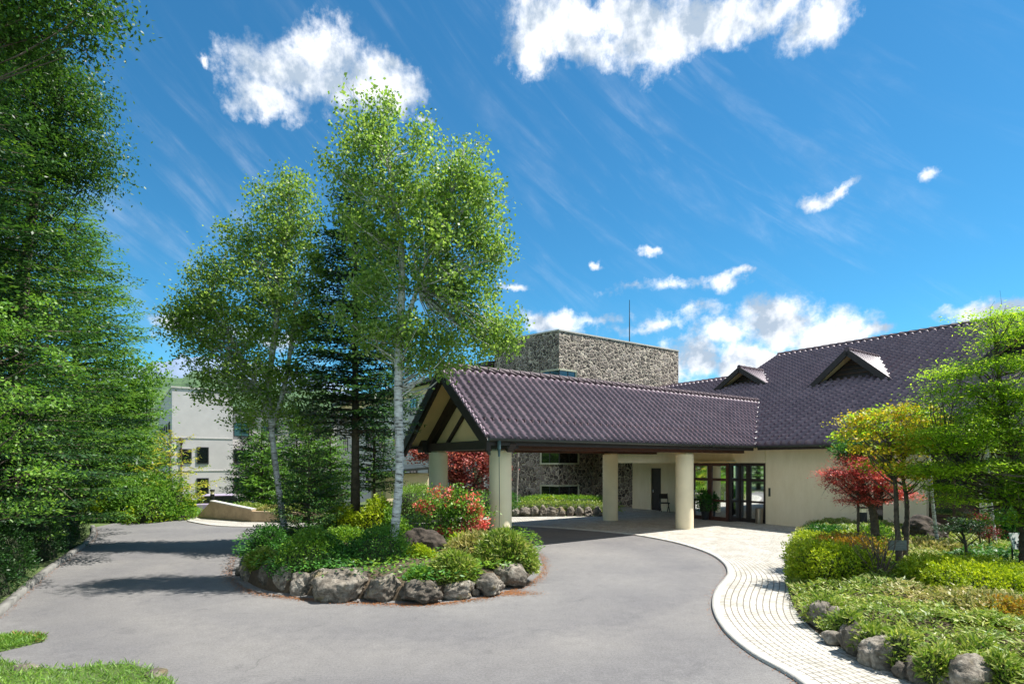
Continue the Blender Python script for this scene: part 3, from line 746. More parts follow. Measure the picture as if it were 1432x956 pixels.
# ---- dormers
def on_slope(px, py):
    d = Vector(((px-CX)/FPX, 1, (HZ-py)/FPX)); c = Vector((0,0,CAMH))
    n = Vector((-AX[0]*SL, -AX[1]*SL, 1)); p0 = W(AG, 0, EZ)
    t = (p0-c).dot(n)/d.dot(n); p = c+d*t; r = np.array((p.x, p.y))-O0
    return float(r @ AX), float(r @ BX)
def dormer(af, bl, br, zp):
    """gable front across b at depth af, its ridge running back into the roof"""
    bm = (bl+br)/2; zb = EZ+SL*(af-AG); ab = AG+(zp-EZ)/SL
    root = bpy.data.objects.new('dormer', None); C.objects.link(root); root.parent = hall
    loc = W(af, bm, zb); root.location = loc - hall.location
    for (be, sgn) in ((bl, 1), (br, -1)):
        m = MB(); run = abs(bm-be)
        # roof slab: front eave point, back runs along the hall slope
        lo0, hi0 = W(af-.05, be, zb+.02), W(af-.05, bm, zp)
        hi1 = W(ab, bm, zp)
        lo1 = W(af+.25, be, zb+.12*SL+.02)
        t_ = Vector((0,0,.10))
        m.add([lo0, lo1, hi1, hi0, lo0+t_, lo1+t_, hi1+t_, hi0+t_], [(0,1,2,3),(7,6,5,4),(0,4,5,1),(1,5,6,2),(2,6,7,3),(3,7,4,0)])
        m.build('dormer_roof', M['ridge'], root)
        # ribs of the tiles
        rb = MB(); n_ = int((ab-af)/.29)
        for k in range(n_):
            t = (k+.3)/n_; top = hi0.lerp(hi1, t)+t_*1.1; bot = lo0.lerp(lo1, t)+t_*1.1
            # end where the hall roof takes over
            s_ = 1 - t; foot = top.lerp(Vector((top.x, top.y, 0)) + (lo0-hi0)*1.0 - Vector((0,0,0)) + Vector((0,0,-0)), 0)
            full = top + (lo0-hi0)*max(.02, s_)
            rb.tube([top, full], [.045, .045], 6)
        rb.build('dormer_tile_rib', M['tile'], root)
        m = MB(); m.beam(W(af-.10, be-.06*sgn*-1, zb-.05), W(af-.10, bm, zp-.02), .09, .26); m.build('barge_board', M['dark_wood'], root)
        m = MB(); m.add([W(af-.02, be, zb-.02), W(af+.55, be, zb+.1), W(af+.55, bm, zp-.14), W(af-.02, bm, zp-.14)], [(0,1,2,3)])
        m.add([W(af-.02, be, zb-.04), W(af+.55, be, zb+.08), W(af+.55, bm, zp-.16), W(af-.02, bm, zp-.16)], [(3,2,1,0)]); m.build('soffit', M['soffit'], root)
    m = MB(); bi = bm+(bl-bm)*.9; bj = bm+(br-bm)*.9
    m.add([W(af+.55, bi, zb+.1), W(af+.55, bj, zb+.1), W(af+.55, bm, zp-.2)], [(0,1,2)])
    m.add([W(af+.60, bi, zb+.1), W(af+.60, bj, zb+.1), W(af+.60, bm, zp-.2)], [(2,1,0)]); m.build('gable_panel', M['dark_wood'], root)
    lv = MB()
    for k in range(4):
        t = .22+k*.17; z = zb+.1+(zp-.3-zb)*t; h = (1-t)*.72
        lv.abox(af+.50, af+.535, bm+(br-bm)*h, bm+(bl-bm)*h, z, z+.04)
    lv.build('louvre', M['brown_wood'], root)
    ridge_line(root, W(af-.12, bm, zp+.12), W(ab-.1, bm, zp+.12), .11)
    # pale flashing along the near valley
    m = MB(); m.beam(W(af+.25, br, zb+.18), W(ab, bm, zp+.10), .10, .05); m.build('valley_flashing', M['flashing'], root)
    # roll tiles in front of the opening
    rl = MB(); n_ = int(abs(bl-br)/.29)
    for k in range(n_):
        b = br+(bl-br)*(k+.5)/n_; rl.tube([W(af-.14, b, zb+.02), W(af+.5, b, zb+.16)], .07, 8)
    rl.build('front_tile', M['ridge'], root)
dd = []
for (lx, ly), (rx, ry), (tx, ty) in (((1000,548),(1073,551),(1028.5,516)), ((1133.5,544),(1244,532),(1188.7,492))):
    a0, b0 = on_slope(lx, ly)
    r = (rx-CX)/FPX                     # right foot on the same a
    b1 = (-.35+AX[0]*a0 - r*(17+AX[1]*a0))/(.5721+r*.8202)
    bm = (b0+b1)/2; Y = 17+AX[1]*a0+BX[1]*bm; zp = CAMH+(HZ-ty)/FPX*Y
    dd.append((a0, b0, b1, zp)); print('dormer', dd[-1])
A_, B_ = dd
zh = B_[3]-(EZ+SL*(B_[0]-AG)); hw = (B_[1]-B_[2])/2; sp_ = (A_[1]+A_[2])/2-(B_[1]+B_[2])/2
for k in range(4):
    bm = (B_[1]+B_[2])/2 + sp_*(1-k)
    zbk = EZ+SL*(B_[0]-AG)
    if k == 0: dormer(*A_)
    else: dormer(B_[0], bm+hw, bm-hw, zbk+zh)

# ================================================================ STONE TOWER
tower = empty('stone_tower', (2.86, 34.0, 0), 'tall flat-roofed tower clad in rough rubble stone rising behind the porch roof', 'building')
T0 = Vector((2.86, 34.0, 0)); TA = Vector((*AX, 0)); TL = Vector((-.775, .632, 0))
TH = 10.6
c0, c1 = T0, T0+TA*11.1; c2 = c1 + Vector((*BX, 0))*7; c3 = T0+TL*5.2; 
poly = [c0, c1, c2, c3 + TA*3.0 + Vector((*BX,0))*3, c3]
def prism(poly, z0, z1, m=None):
    m = m or MB(); n = len(poly); up = Vector((0,0,1))
    v = [p+up*z0 for p in poly] + [p+up*z1 for p in poly]
    m.add(v, [tuple(range(n))[::-1], tuple(range(n, 2*n))] + [(i, (i+1)%n, (i+1)%n+n, i+n) for i in range(n)]); return m
prism(poly, -.5, TH).build('wall', M['stone'], tower)
# thin parapet cap
cen = sum(poly, Vector())/len(poly)
cap = [p + (p-cen).normalized()*.06 for p in poly]
prism(cap, TH, TH+.09).build('parapet_cap', M['concrete'], tower)
nA_ = Vector((AX[1], -AX[0], 0)); nL = Vector((-.632, -.775, 0))
def corner_window(z0, z1, wl, wr, frm='pale_frame'):
    fr = MB(); t = .10; up = Vector((0,0,1)); o = .05
    k = T0 + (nA_+nL)*o
    L_, R_ = T0+TL*wl+nL*o, T0+TA*wr+nA_*o
    for z in (z0, z1): fr.beam(L_+up*z, k+up*z, .12, t); fr.beam(k+up*z, R_+up*z, .12, t)
    for e in (L_, R_): fr.beam(e+up*(z0-.05), e+up*(z1+.05), .12, t, up=Vector((1,0,0)))
    f = fr.build('window', M[frm], tower)
    g = MB(); o = .035; k = T0+(nA_+nL)*o
    a, b = T0+TL*wl+nL*o, T0+TA*wr+nA_*o
    g.add([a+up*z0, k+up*z0, k+up*z1, a+up*z1], [(0,1,2,3)]); g.add([k+up*z0, b+up*z0, b+up*z1, k+up*z1], [(0,1,2,3)])
    g.build('pane', M['glass'], f)
    g = MB(); 
    for e, nn in ((T0+(nA_+nL)*.045, nA_), (T0+TA*wr*.5+nA_*.045, nA_), (T0+TL*wl*.5+nL*.045, nL)): g.beam(e+up*z0, e+up*z1, .05, .05, up=Vector((1,0,0)))
    g.build('mullion', M['frame'], f)
corner_window(.55, 1.22, 1.35, 1.5)
corner_window(2.55, 4.0, 1.35, 1.5)
corner_window(7.35, 8.25, 1.3, 1.3)
# mast
m = MB(); e = T0+TA*8.2+Vector((*BX,0))*2.0; m.tube([e+Vector((0,0,TH)), e+Vector((0,0,TH+1.9)), e+Vector((0,0,TH+3.7))], [.045,.035,.02], 8); m.box(e+Vector((0,0,TH+.1)), (.25,.25,.2))
ms = m.build('lightning_mast', M['dark_metal'], tower)

# ================================================================ WHITE HOTEL WING behind the trees
wing = empty('hotel_wing', (-32.1, 53, -3.2), 'tall white plastered hotel block beyond the left end of the drive, half hidden by trees', 'building')
K = Vector((-32.1, 53, 0)); A3 = Vector((*AX,0)); B3 = Vector((*BX,0))
prism([K, K+A3*5.2, K+A3*5.2+B3*22, K+B3*22], -3.3, 9.7).build('wall', M['white_plaster'], wing)
prism([K-A3*.08-B3*.08, K+A3*5.28-B3*.08, K+A3*5.28+B3*22, K-A3*.08+B3*22], 9.7, 9.85).build('parapet_cap', M['concrete'], wing)
def wwin(parent, base, axis, nrm, s, z, w, h, mull=False):
    up = Vector((0,0,1)); c = base+axis*s+nrm*.02+up*(z+h/2); fr = MB()
    ang = math.atan2(axis.y, axis.x)
    t = .08
    for dz in (-h/2, h/2): fr.box(c+up*dz, (w+t, .12, t), rz=ang)
    for dx in (-w/2, w/2): fr.box(c+axis*dx, (t, .12, h-t-.002), rz=ang)
    if mull: fr.box(c, (t*.7, .10, h-t-.002), rz=ang)
    f = fr.build('window', M['frame'], parent)
    g = MB(); g.box(c-nrm*.0, (w-t, .06, h-t), rz=ang); g.build('pane', M['glass'], f)
nW = Vector((AX[1], -AX[0], 0))
wwin(wing, K, A3, nW, 2.55, 2.55, .95, 1.55); wwin(wing, K, A3, nW, 1.1, 2.6, .95, 1.3)
wwin(wing, K, A3, nW, 2.55, -.55, .95, 1.65)
for k in range(5):
    for z in (-.5, 2.5, 5.6): wwin(wing, K, B3, Vector((*(-AX),0)), 3.2+k*3.8, z, 1.6, 1.0, True)
m = MB(); e = K+A3*.75+nW*.07; m.tube([e+Vector((0,0,-3.2)), e+Vector((0,0,4.6))], .06, 8); m.box(e+Vector((0,0,4.7)), (.3,.25,.45), rz=math.atan2(AX[1],AX[0])); m.build('downpipe', M['brown_wood'], wing)
m = MB()
for z in (1.85, 5.0): m.beam(K+nW*.02+Vector((0,0,z)), K+A3*5.2+nW*.02+Vector((0,0,z)), .05, .06)
m.build('string_course', M['grey_plaster'], wing)
# recessed block linking to the right
link_ = empty('linking_block', (-24, 60, -3.2), 'recessed pale hotel block behind the small firs, set between the two white blocks', 'building')
Q0 = K+A3*5.4+B3*5
prism([Q0, Q0+A3*12, Q0+A3*12+B3*8, Q0+B3*8], -3.3, 8.2).build('wall', M['white_plaster'], link_)
for k in range(4):
    for z in (-.4, 2.6, 5.5): wwin(link_, Q0, A3, nW, 1.4+k*2.9, z, 1.5, 1.4, True)
prism([Q0-A3*0-B3*.5, Q0+A3*12-B3*.5, Q0+A3*12+B3*8, Q0+B3*8], 8.2, 8.5).build('roof', M['dark_metal'], link_)
# wing running left from the tower
guest = empty('guest_room_wing', (-1.2, 37.8, 0), 'pale grey hotel wing with dark eave running back to the left of the stone tower', 'building')
G0 = Vector((-1.3, 37.6, 0))
prism([G0, G0+A3*7, G0+A3*7+B3*33, G0+B3*33], -3.3, 9.0).build('wall', M['grey_plaster'], guest)
nG = Vector((*(-AX), 0))
m = MB()
m.add([G0-A3*.7-B3*.2+Vector((0,0,9.0)), G0+A3*7.5-B3*.2+Vector((0,0,10.2)), G0+A3*7.5+B3*33+Vector((0,0,10.2)), G0-A3*.7+B3*33+Vector((0,0,9.0)),
       G0-A3*.7-B3*.2+Vector((0,0,9.3)), G0+A3*7.5-B3*.2+Vector((0,0,10.5)), G0+A3*7.5+B3*33+Vector((0,0,10.5)), G0-A3*.7+B3*33+Vector((0,0,9.3))],
      [(3,2,1,0),(4,5,6,7),(0,1,5,4),(1,2,6,5),(2,3,7,6),(3,0,4,7)])
m.build('roof', M['dark_wood'], guest)
m = MB(); m.beam(G0-A3*.02+Vector((0,0,8.6)), G0-A3*.02+B3*33+Vector((0,0,8.6)), .04, .7); m.build('eave_band', M['soffit'], guest)
for k in range(9):
    for z in (.9, 3.9, 6.7):
        wwin(guest, G0, B3, nG, 1.8+k*3.5, z-.0, 1.3, 1.5, True)
m = MB()
for z in (2.9, 5.9): m.beam(G0-A3*.02+Vector((0,0,z)), G0-A3*.02+B3*33+Vector((0,0,z)), .06, .08)
m.build('string_course', M['white_plaster'], guest)
# small grey entry roof in front of it
sh = empty('side_entry_shelter', D(570, 690, 33), 'small flat grey shelter roof on a beige wall left of the porch gable', 'shelter')
s0 = Vector((-7.6, 32.0, 0))
m = MB(); m.hexa([s0+Vector((0,0,1.95)), s0+A3*3.6+Vector((0,0,2.25)), s0+A3*3.6+B3*3+Vector((0,0,2.4)), s0+B3*3+Vector((0,0,2.1)),
                  s0+Vector((0,0,2.1)), s0+A3*3.6+Vector((0,0,2.4)), s0+A3*3.6+B3*3+Vector((0,0,2.55)), s0+B3*3+Vector((0,0,2.25))]); m.build('roof', M['gutter'], sh)
prism([s0+A3*.6+B3*.4, s0+A3*3.4+B3*.4, s0+A3*3.4+B3*2.8, s0+A3*.6+B3*2.8], -.4, 1.98).build('wall', M['stucco'], sh)

# ================================================================ DISTANT HILLS
def hills(name, mat, dist, prof, base=-20, depth=900, seed=1):
    r = np.random.default_rng(seed); n = 160; V = []; Q = []
    pxs = np.linspace(-700, 1500, n)
    for row, (dd_, k) in enumerate(((0, 0), (.25, .45), (.5, .8), (.8, 1.0), (1.3, .7))):
        for px in pxs:
            top = np.interp(px, [p[0] for p in prof], [p[1] for p in prof])
            y = dist + dd_*depth; z = base + (CAMH + (HZ-top)/FPX*(dist+.8*depth) - base)*k
            z += (r.random()-.5)*depth*.03*(k > 0)
            V.append(((px-CX)/FPX*y, y, z))
    for j in range(4):
        for i in range(n-1): a = j*n+i; Q.append((a, a+1, a+n+1, a+n))
    tag(mesh_np(name, V, Q, mat, smooth=True), kind='structure')
m, nt, N, L, bs = nmat('wooded_hillside'); v = worldpos(N)
c = ramp(N, L, tnoise(N, L, v, .035, 8, .75), [(.35, (.035,.075,.035)), (.55, (.07,.13,.05)), (.7, (.13,.18,.08))]); L.new(c, bs.inputs['Base Color']); bs.inputs['Roughness'].default_value = 1
bump(N, L, bs, tnoise(N, L, v, .06, 6), 1, 12); M['hill'] = m
m, nt, N, L, bs = nmat('bare_hazed_mountain'); v = worldpos(N)  # bare rock, with the blue of distance haze painted into its colour
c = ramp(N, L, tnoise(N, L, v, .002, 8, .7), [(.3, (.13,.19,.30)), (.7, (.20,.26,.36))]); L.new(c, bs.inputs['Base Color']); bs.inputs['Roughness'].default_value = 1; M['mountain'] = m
hills('hills', M['hill'], 420, [(-700,560),(0,560),(180,545),(230,525),(300,522),(420,540),(520,560),(560,555),(640,575),(760,600),(1500,610)], base=-5, depth=350)
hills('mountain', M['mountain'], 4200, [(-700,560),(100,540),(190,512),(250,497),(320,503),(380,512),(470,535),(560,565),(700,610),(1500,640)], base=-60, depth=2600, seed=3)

# ================================================================ FOLIAGE TOOLS
def unit(v): return v/np.maximum(np.linalg.norm(v, axis=-1, keepdims=True), 1e-9)
def leaf_arrays(Cn, Dr, Nr, Ln, Wd, fold=.12):
    Dr = unit(Dr); S = unit(np.cross(Dr, Nr)); Nn = np.cross(S, Dr)
    Ln = np.asarray(Ln)[:, None]; Wd = np.asarray(Wd)[:, None]
    mid = Cn + Dr*Ln*.45 - Nn*Wd*fold
    V = np.stack([Cn, mid+S*Wd/2, Cn+Dr*Ln, mid-S*Wd/2], 1).reshape(-1, 3)
    return V
def leaf_object(name, parts, mats, parent=None, mid=None, kind=None):
    V = np.concatenate(parts); Q = np.arange(len(V), dtype=np.int32).reshape(-1, 4)
    o = mesh_np(name, V, Q, mats, parent, midx=mid)
    if kind: o['kind'] = kind
    return o
def random_leaves(r, Cn, size, ratio=.6, up=.6, droop=.0, jit=.3):
    n = len(Cn)
    Nr = r.normal(size=(n,3)); Nr = unit(Nr) + np.array([0,0,up]); Nr = unit(Nr)
    Dr = np.cross(Nr, r.normal(size=(n,3))) + np.array([0,0,-droop])
    L_ = size*(1+jit*(r.random(n)*2-1))
    return leaf_arrays(Cn, Dr, Nr, L_, L_*ratio)
def in_ball(r, n):
    v = unit(r.normal(size=(n,3))); return v*(r.random((n,1))**(1/3))
def blobs_px(depth, lst, dj=0.0, kd=.9):
    out = []
    for i, (px, py, rx, ry, *dz) in enumerate(lst):
        dpt = depth + (dz[0] if dz else 0)
        c = D(px, py, dpt); k = dpt/FPX
        out.append((np.array(c), np.array([rx*k, max(rx, .7*ry)*k*kd, ry*k])))
    return out
def limb(m, p, q, r0, r1, r, sag=.12, n=4, sides=5):
    p, q = np.array(p), np.array(q); L_ = np.linalg.norm(q-p)
    off = r.normal(size=3)*L_*.07
    pts = []; rad = []
    for i in range(n+1):
        t = i/n; w = math.sin(math.pi*t); pts.append(Vector(p*(1-t)+q*t + off*w + np.array([0,0,-sag*L_*w*.5]))); rad.append(r0*(1-t)+r1*t)
    m.tube(pts, rad, sides, cap=False)
def trunk_at(path, z):
    """point and radius of the trunk polyline at height z"""
    if z <= path[0][2]: return np.array(path[0][:3]), path[0][3]
    for a, b in zip(path, path[1:]):
        if z <= b[2]:
            t = (z-a[2])/max(1e-6, b[2]-a[2]); return np.array(a[:3])*(1-t)+np.array(b[:3])*t, a[3]*(1-t)+b[3]*t
    return np.array(path[-1][:3]), path[-1][3]
def trunk_px(depth, pts):
    """pts: (px, py, width in photo px)"""
    return [(*D(px, py, depth), w*depth/FPX/2) for px, py, w in pts]

def broadleaf(name, label, cat, paths, blobs, clumps, per, leaf, lmat, bmat, seed, cr=.38, flat=.7, up=.6, ratio=.62, droop=.0,
              group=None, shell=.55, rise=.45, second=None, zmin=.2, lstep=3, lthick=1.0):
    """paths: list of trunk polylines (x,y,z,r)"""
    r = np.random.default_rng(seed)
    base = paths[0][0]
    root = empty(name, base[:3], label, cat, group)
    m = MB()
    for pth in paths:
        q = catmull([np.array(p) for p in pth], 5); m.tube([Vector(p[:3]) for p in q], [float(p[3]) for p in q], 10)
    vols = np.array([np.prod(b[1])**.8 for b in blobs]); cnt = r.multinomial(clumps, vols/vols.sum())
    cs = []
    for (c, rad), k in zip(blobs, cnt):
        v = unit(r.normal(size=(k,3)))*(r.random((k,1))**shell)
        cs.append(c + v*rad)
    cs = np.concatenate(cs); cs = cs[cs[:,2] > zmin]
    parts = []; second_parts = []
    for i, c in enumerate(cs):
        best = None
        for pth in paths:
            top = pth[-1][2]
            hd = np.linalg.norm(c[:2]-np.array(pth[0][:2]))
            z = min(max(c[2]-rise*hd-.15, pth[0][2]+.25*(top-pth[0][2])), top*.995)
            t, rr = trunk_at(pth, z); d = np.linalg.norm(c-t)
            if best is None or d < best[0]: best = (d, t, rr)
        if i % lstep == 0: limb(m, best[1], c, min(best[2]*.5, (.010+best[0]*.010)*lthick), .004, r)
        # leaf clump with small twigs
        n = int(per*(.6+.8*r.random())); rad = cr*(.7+.6*r.random())
        pos = c + r.normal(size=(n,3))*np.array([rad, rad, rad*flat])*.62
        V = random_leaves(r, pos, leaf, ratio, up, droop)
        (second_parts if (second and r.random() < second[1]) else parts).append(V)
        if i % 2 == 0:
            for _ in range(2):
                e = c + r.normal(size=3)*rad*.7; limb(m, c, e, .006, .002, r, n=2, sides=3)
    m.build('trunk', M[bmat], root, smooth=True)
    if second and second_parts:
        nA_, nB_ = sum(len(p) for p in parts)//4, sum(len(p) for p in second_parts)//4
        leaf_object('crown', parts+second_parts, [M[lmat], M[second[0]]], root, mid=np.r_[np.zeros(nA_, int), np.ones(nB_, int)])
    else: leaf_object('crown', parts, M[lmat], root)
    return root

def fir(name, label, base, H, rmax, z0, lmat, bmat, seed, tier=.42, nb=7, leaf=.13, step=.13, shape=.85, droop=.25, tr=.16, tip=0.35, dens=1.0, cat='conifer tree', group=None, top_gap=0):
    r = np.random.default_rng(seed); base = np.array(base, dtype=float)
    root = empty(name, base, label, cat, group)
    m = MB(); m.tube([Vector(base+np.array([0,0,-.2])), Vector(base+np.array([0,0,H*.5])), Vector(base+np.array([0,0,H]))], [tr, tr*.6, .015], 10)
    parts = []; tips = []; z = z0; az0 = 0
    while z < H-.15:
        t = (z-z0)/(H-z0)
        L0 = rmax*(1-t)**shape*(.55+.45*min(1, t*6+.5)); az0 += 2.4
        nbr = max(4, int(nb*(.6+.5*(1-t))))
        for k in range(nbr):
            az = az0 + 2*math.pi*k/nbr + r.normal()*.25; L_ = L0*(.68+.5*r.random())+.12
            d = np.array([math.cos(az), math.sin(az), 0]); s = np.array([-d[1], d[0], 0])
            zz = z + r.normal()*.10
            def pt(u): return base + d*L_*u + np.array([0,0, zz + L_*(.18*u*(1-t) - droop*u*u + (droop*.35)*u**3 + .35*t*u)])
            if L_ > .5: m.tube([Vector(pt(u)) for u in (0, .4, .8)], [.012+.009*L_, .008+.004*L_, .006], 4, cap=False)
            us = np.arange(.14, 1.0, step/max(L_, .2)); 
            if len(us) == 0: us = np.array([.5])
            C_, D_, U_ = [], [], []
            for u in us:
                p = pt(u); w = min(.62*L_*(1-u)+.10, .7, .25+.5*u*L_)*(.8+.4*r.random())
                for sg in (-1, 1):
                    if r.random() > dens: continue
                    td = unit(d*.75 + s*sg*1.0 + np.array([0,0,-.10+.1*r.normal()]))
                    nl = max(1, int(w/(leaf*.55)))
                    q = (np.arange(nl)+.3*r.random())/nl*w
                    C_.append(p + q[:,None]*td + r.normal(size=(nl,3))*.018 + np.array([0,0,-.12])*(q[:,None]**2)); D_.append(np.tile(td, (nl,1)) + r.normal(size=(nl,3))*tip); U_.append(np.maximum((q/w > .76)*.9, u > .88))
            if not C_: continue
            C_ = np.concatenate(C_); D_ = np.concatenate(D_); n = len(C_)
            Nr = unit(r.normal(size=(n,3))*.35 + np.array([0,0,1]))
            L2 = leaf*(.7+.6*r.random(n)); parts.append(leaf_arrays(C_, D_, Nr, L2, L2*.40)); tips.append((np.concatenate(U_) > .5) & (r.random(n) < .8))
        z += tier*(1-.45*t)*(.8+.4*r.random())
    # leader
    n = 24; C_ = base + np.array([0,0,H-.5]) + np.stack([r.normal(size=n)*.03, r.normal(size=n)*.03, r.random(n)*.55], 1)
    parts.append(leaf_arrays(C_, r.normal(size=(n,3))+np.array([0,0,1.2]), r.normal(size=(n,3)), np.full(n, leaf), np.full(n, leaf*.4))); tips.append(np.ones(n, bool))
    m.build('trunk', M[bmat], root, smooth=True); leaf_object('crown', parts, [M[lmat], M[{'l_firdark':'l_darktip','l_fir':'l_tip','l_spruce':'l_darktip','l_firlight':'l_tip'}.get(lmat, lmat)]], root, mid=np.concatenate(tips).astype(int))
    return root

_core_cache = {}
def lumpy(r, n_u=24, n_v=12, amp=.14):
    k = [r.normal(size=3)*2.2 for _ in range(5)]; ph = r.random(5)*6
    V = []; 
    for j in range(n_v+1):
        th = math.pi*j/n_v
        for i in range(n_u):
            a = 2*math.pi*i/n_u; d = np.array([math.sin(th)*math.cos(a), math.sin(th)*math.sin(a), math.cos(th)])
            f = 1 + amp*sum(math.sin(float(kk@d)+p) for kk, p in zip(k, ph))/2.2; V.append(d*f)
    Q = [(j*n_u+i, j*n_u+(i+1)%n_u, (j+1)*n_u+(i+1)%n_u, (j+1)*n_u+i) for j in range(n_v) for i in range(n_u)]
    return np.array(V), np.array(Q), (lambda dd: 1 + amp*sum(np.sin(dd@kk+p) for kk, p in zip(k, ph))/2.2)
def shrub(name, label, cat, c, rad, n, leaf, lmat, seed, ratio=.5, up=.5, box=0.0, depth=.22, rz=0.0, second=None, group=None, amp=.14, out=.9, sprout=.0, parent=None):
    """leafy shrub: twig mass inside, leaves over it. box>0 squares it into a clipped hedge"""
    r = np.random.default_rng(seed); c = np.array(c, dtype=float); rad = np.array(rad, dtype=float)
    if parent is None: root = empty(name, c, label, cat, group)
    else: root = parent
    ca, sa = math.cos(rz), math.sin(rz); Rm = np.array([[ca,-sa,0],[sa,ca,0],[0,0,1]])
    def shape(d, f):
        if box: 
            p = 2+box*6; s = (np.abs(d)**p).sum(-1, keepdims=True)**(1/p); e = d/np.maximum(s, 1e-6)
        else: e = d
        q = e*f*rad; return q @ Rm.T
    V, Q, fn = lumpy(r, amp=amp)
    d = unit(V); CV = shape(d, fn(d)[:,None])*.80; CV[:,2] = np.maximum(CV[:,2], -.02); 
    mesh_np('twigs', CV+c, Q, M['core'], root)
    d = unit(r.normal(size=(n,3))); d[:,2] = np.where(d[:,2] < -.15, -d[:,2], d[:,2])
    f = fn(d)[:,None]*(1 - depth*r.random((n,1))**1.5) 
    bmp = 1 + .05*np.sin(d[:,:1]*23+seed)*np.sin(d[:,1:2]*19+1)*np.sin(d[:,2:]*21+2)*3
    if sprout: f = f*(1 + sprout*(r.random((n,1)) > .93)*r.random((n,1)))
    pos = shape(d, f*bmp); keep = pos[:,2] > .0; pos = pos[keep] + c; d = d[keep]; n = len(pos)
    Nr = unit(r.normal(size=(n,3))*.8 + np.array([0,0,up]) + d@Rm.T*.4)
    Dr = np.cross(Nr, r.normal(size=(n,3))) + (d@Rm.T)*out
    L2 = leaf*(.65+.7*r.random(n)); V = leaf_arrays(pos, Dr, Nr, L2, L2*ratio)
    if second:
        ph = r.random(3)*6; patch = np.sin(pos[:,0]*second[2]+ph[0])+np.sin(pos[:,1]*second[2]+ph[1])+np.sin(pos[:,2]*second[2]*1.3+ph[2])+r.normal(size=n)*.5
        mid = (patch > second[1]).astype(int); leaf_object('foliage', [V], [M[lmat], M[second[0]]], root, mid=mid)
    else: leaf_object('foliage', [V], M[lmat], root)
    return root

from mathutils import noise as mnoise
def boulder(name, label, c, rad, seed, group, rz=0, mat='rock', amp=.5, cat='boulder', sub=5):
    r = np.random.default_rng(seed); bm = bmesh.new(); bmesh.ops.create_icosphere(bm, subdivisions=sub if rad[0] > .2 else 3, radius=1)
    planes = [(unit(r.normal(size=3)*np.array([1,1,.8])), .58+.34*r.random()) for _ in range(16)]
    off = Vector(r.random(3)*50); ca, sa = math.cos(rz), math.sin(rz)
    for v in bm.verts:
        d = v.co.copy(); dn_ = np.array(d); rr = 1.0
        for n_, h in planes:
            dn = dn_@n_
            if dn > .01: rr = min(rr, h/dn)
        rr = .12 + .98*rr
        q = d*1.7+off
        rr += .16*mnoise.fractal(q, .9, 2.1, 6) + .05*abs(mnoise.noise(q*5))
        x, y, z = d.x*rr*rad[0], d.y*rr*rad[1], d.z*rr*rad[2]; v.co = (x*ca-y*sa, x*sa+y*ca, z)
    me = bpy.data.meshes.new(name); bm.to_mesh(me); bm.free(); me.materials.append(M[mat])
    for p in me.polygons: p.use_smooth = True
    o = bpy.data.objects.new(name, me); o.location = c; link(o); tag(o, label, cat, group); return o

def mound(name, outline, h0, h1, mat, edge=.955):
    o = [np.array(p[:2]) for p in outline]; cen = sum(o)/len(o); V = []; n = len(o)
    rings = [(edge, -.02), (edge-.015, h0*.8), (edge-.05, h0), (.8, h0+(h1-h0)*.5), (.5, h1), (.2, h1)]
    for s, z in rings:
        for p in o: q = cen + (p-cen)*s; V.append((q[0], q[1], z))
    Q = [(j*n+i, j*n+(i+1)%n, (j+1)*n+(i+1)%n, (j+1)*n+i) for j in range(len(rings)-1) for i in range(n)]
    ob = mesh_np(name, V, Q, mat); tag(ob, kind='structure'); return ob
def inside(poly, pts):
    poly = np.array([p[:2] for p in poly]); x, y = pts[:,0], pts[:,1]; res = np.zeros(len(pts), bool); j = len(poly)-1
    for i in range(len(poly)):
        xi, yi = poly[i]; xj, yj = poly[j]
        c = ((yi > y) != (yj > y)) & (x < (xj-xi)*(y-yi)/(yj-yi+1e-12)+xi); res ^= c; j = i
    return res
def scatter(r, poly, n):
    p = np.array([q[:2] for q in poly]); lo, hi = p.min(0), p.max(0); out = np.zeros((0,2))
    while len(out) < n:
        q = lo + r.random((n*2,2))*(hi-lo); out = np.concatenate([out, q[inside(poly, q)]])
    return out[:n]
def ground_cover(name, label, cat, poly, n, leaf, ratio, mats, z0, zamp, seed, second=None, lean=.9, h=.25):
    r = np.random.default_rng(seed); xy = scatter(r, poly, n)
    hz = z0 + zamp*(.5+.5*np.sin(xy[:,0]*1.7+1)*np.sin(xy[:,1]*1.3)) + .35*zamp*np.sin(xy[:,0]*4.1)*np.sin(xy[:,1]*3.7+2)
    pos = np.stack([xy[:,0], xy[:,1], hz + h*r.random(n)**.7], 1)
    a = r.random(n)*2*math.pi; Dr = np.stack([np.cos(a), np.sin(a), (r.random(n)-.35)*lean], 1)
    Nr = unit(r.normal(size=(n,3))*.45+np.array([0,0,1])); L2 = leaf*(.6+.8*r.random(n))
    V = leaf_arrays(pos, Dr, Nr, L2, L2*ratio); mid = None
    if len(mats) > 1:
        pt = np.sin(xy[:,0]*2.3+seed)+np.sin(xy[:,1]*2.9+1)+np.sin((xy[:,0]+xy[:,1])*1.1)+r.normal(size=n)*.7; mid = (pt > second).astype(int)
    o = leaf_object(name, [V], [M[k] for k in mats], None, mid=mid); return tag(o, label, cat, kind='stuff')

# ================================================================ THE ROUND ISLAND
isl_px = [(326,800),(334,815),(362,828),(410,834),(450,838),(500,841),(560,844),(610,843),(655,838),(700,829),(738,815),(756,800),(757,782),(742,768),(725,758),(700,750),(660,744),(600,742),(540,741),(480,742),(420,745),(370,755),(335,775)]
isl = catmull([np.array(P(*p)[:2]) for p in isl_px], 3, closed=True)
mound('planting_bed', isl, .30, .55, M['soil'])
def IG(px, py, z=.45): return P(px, py, z)
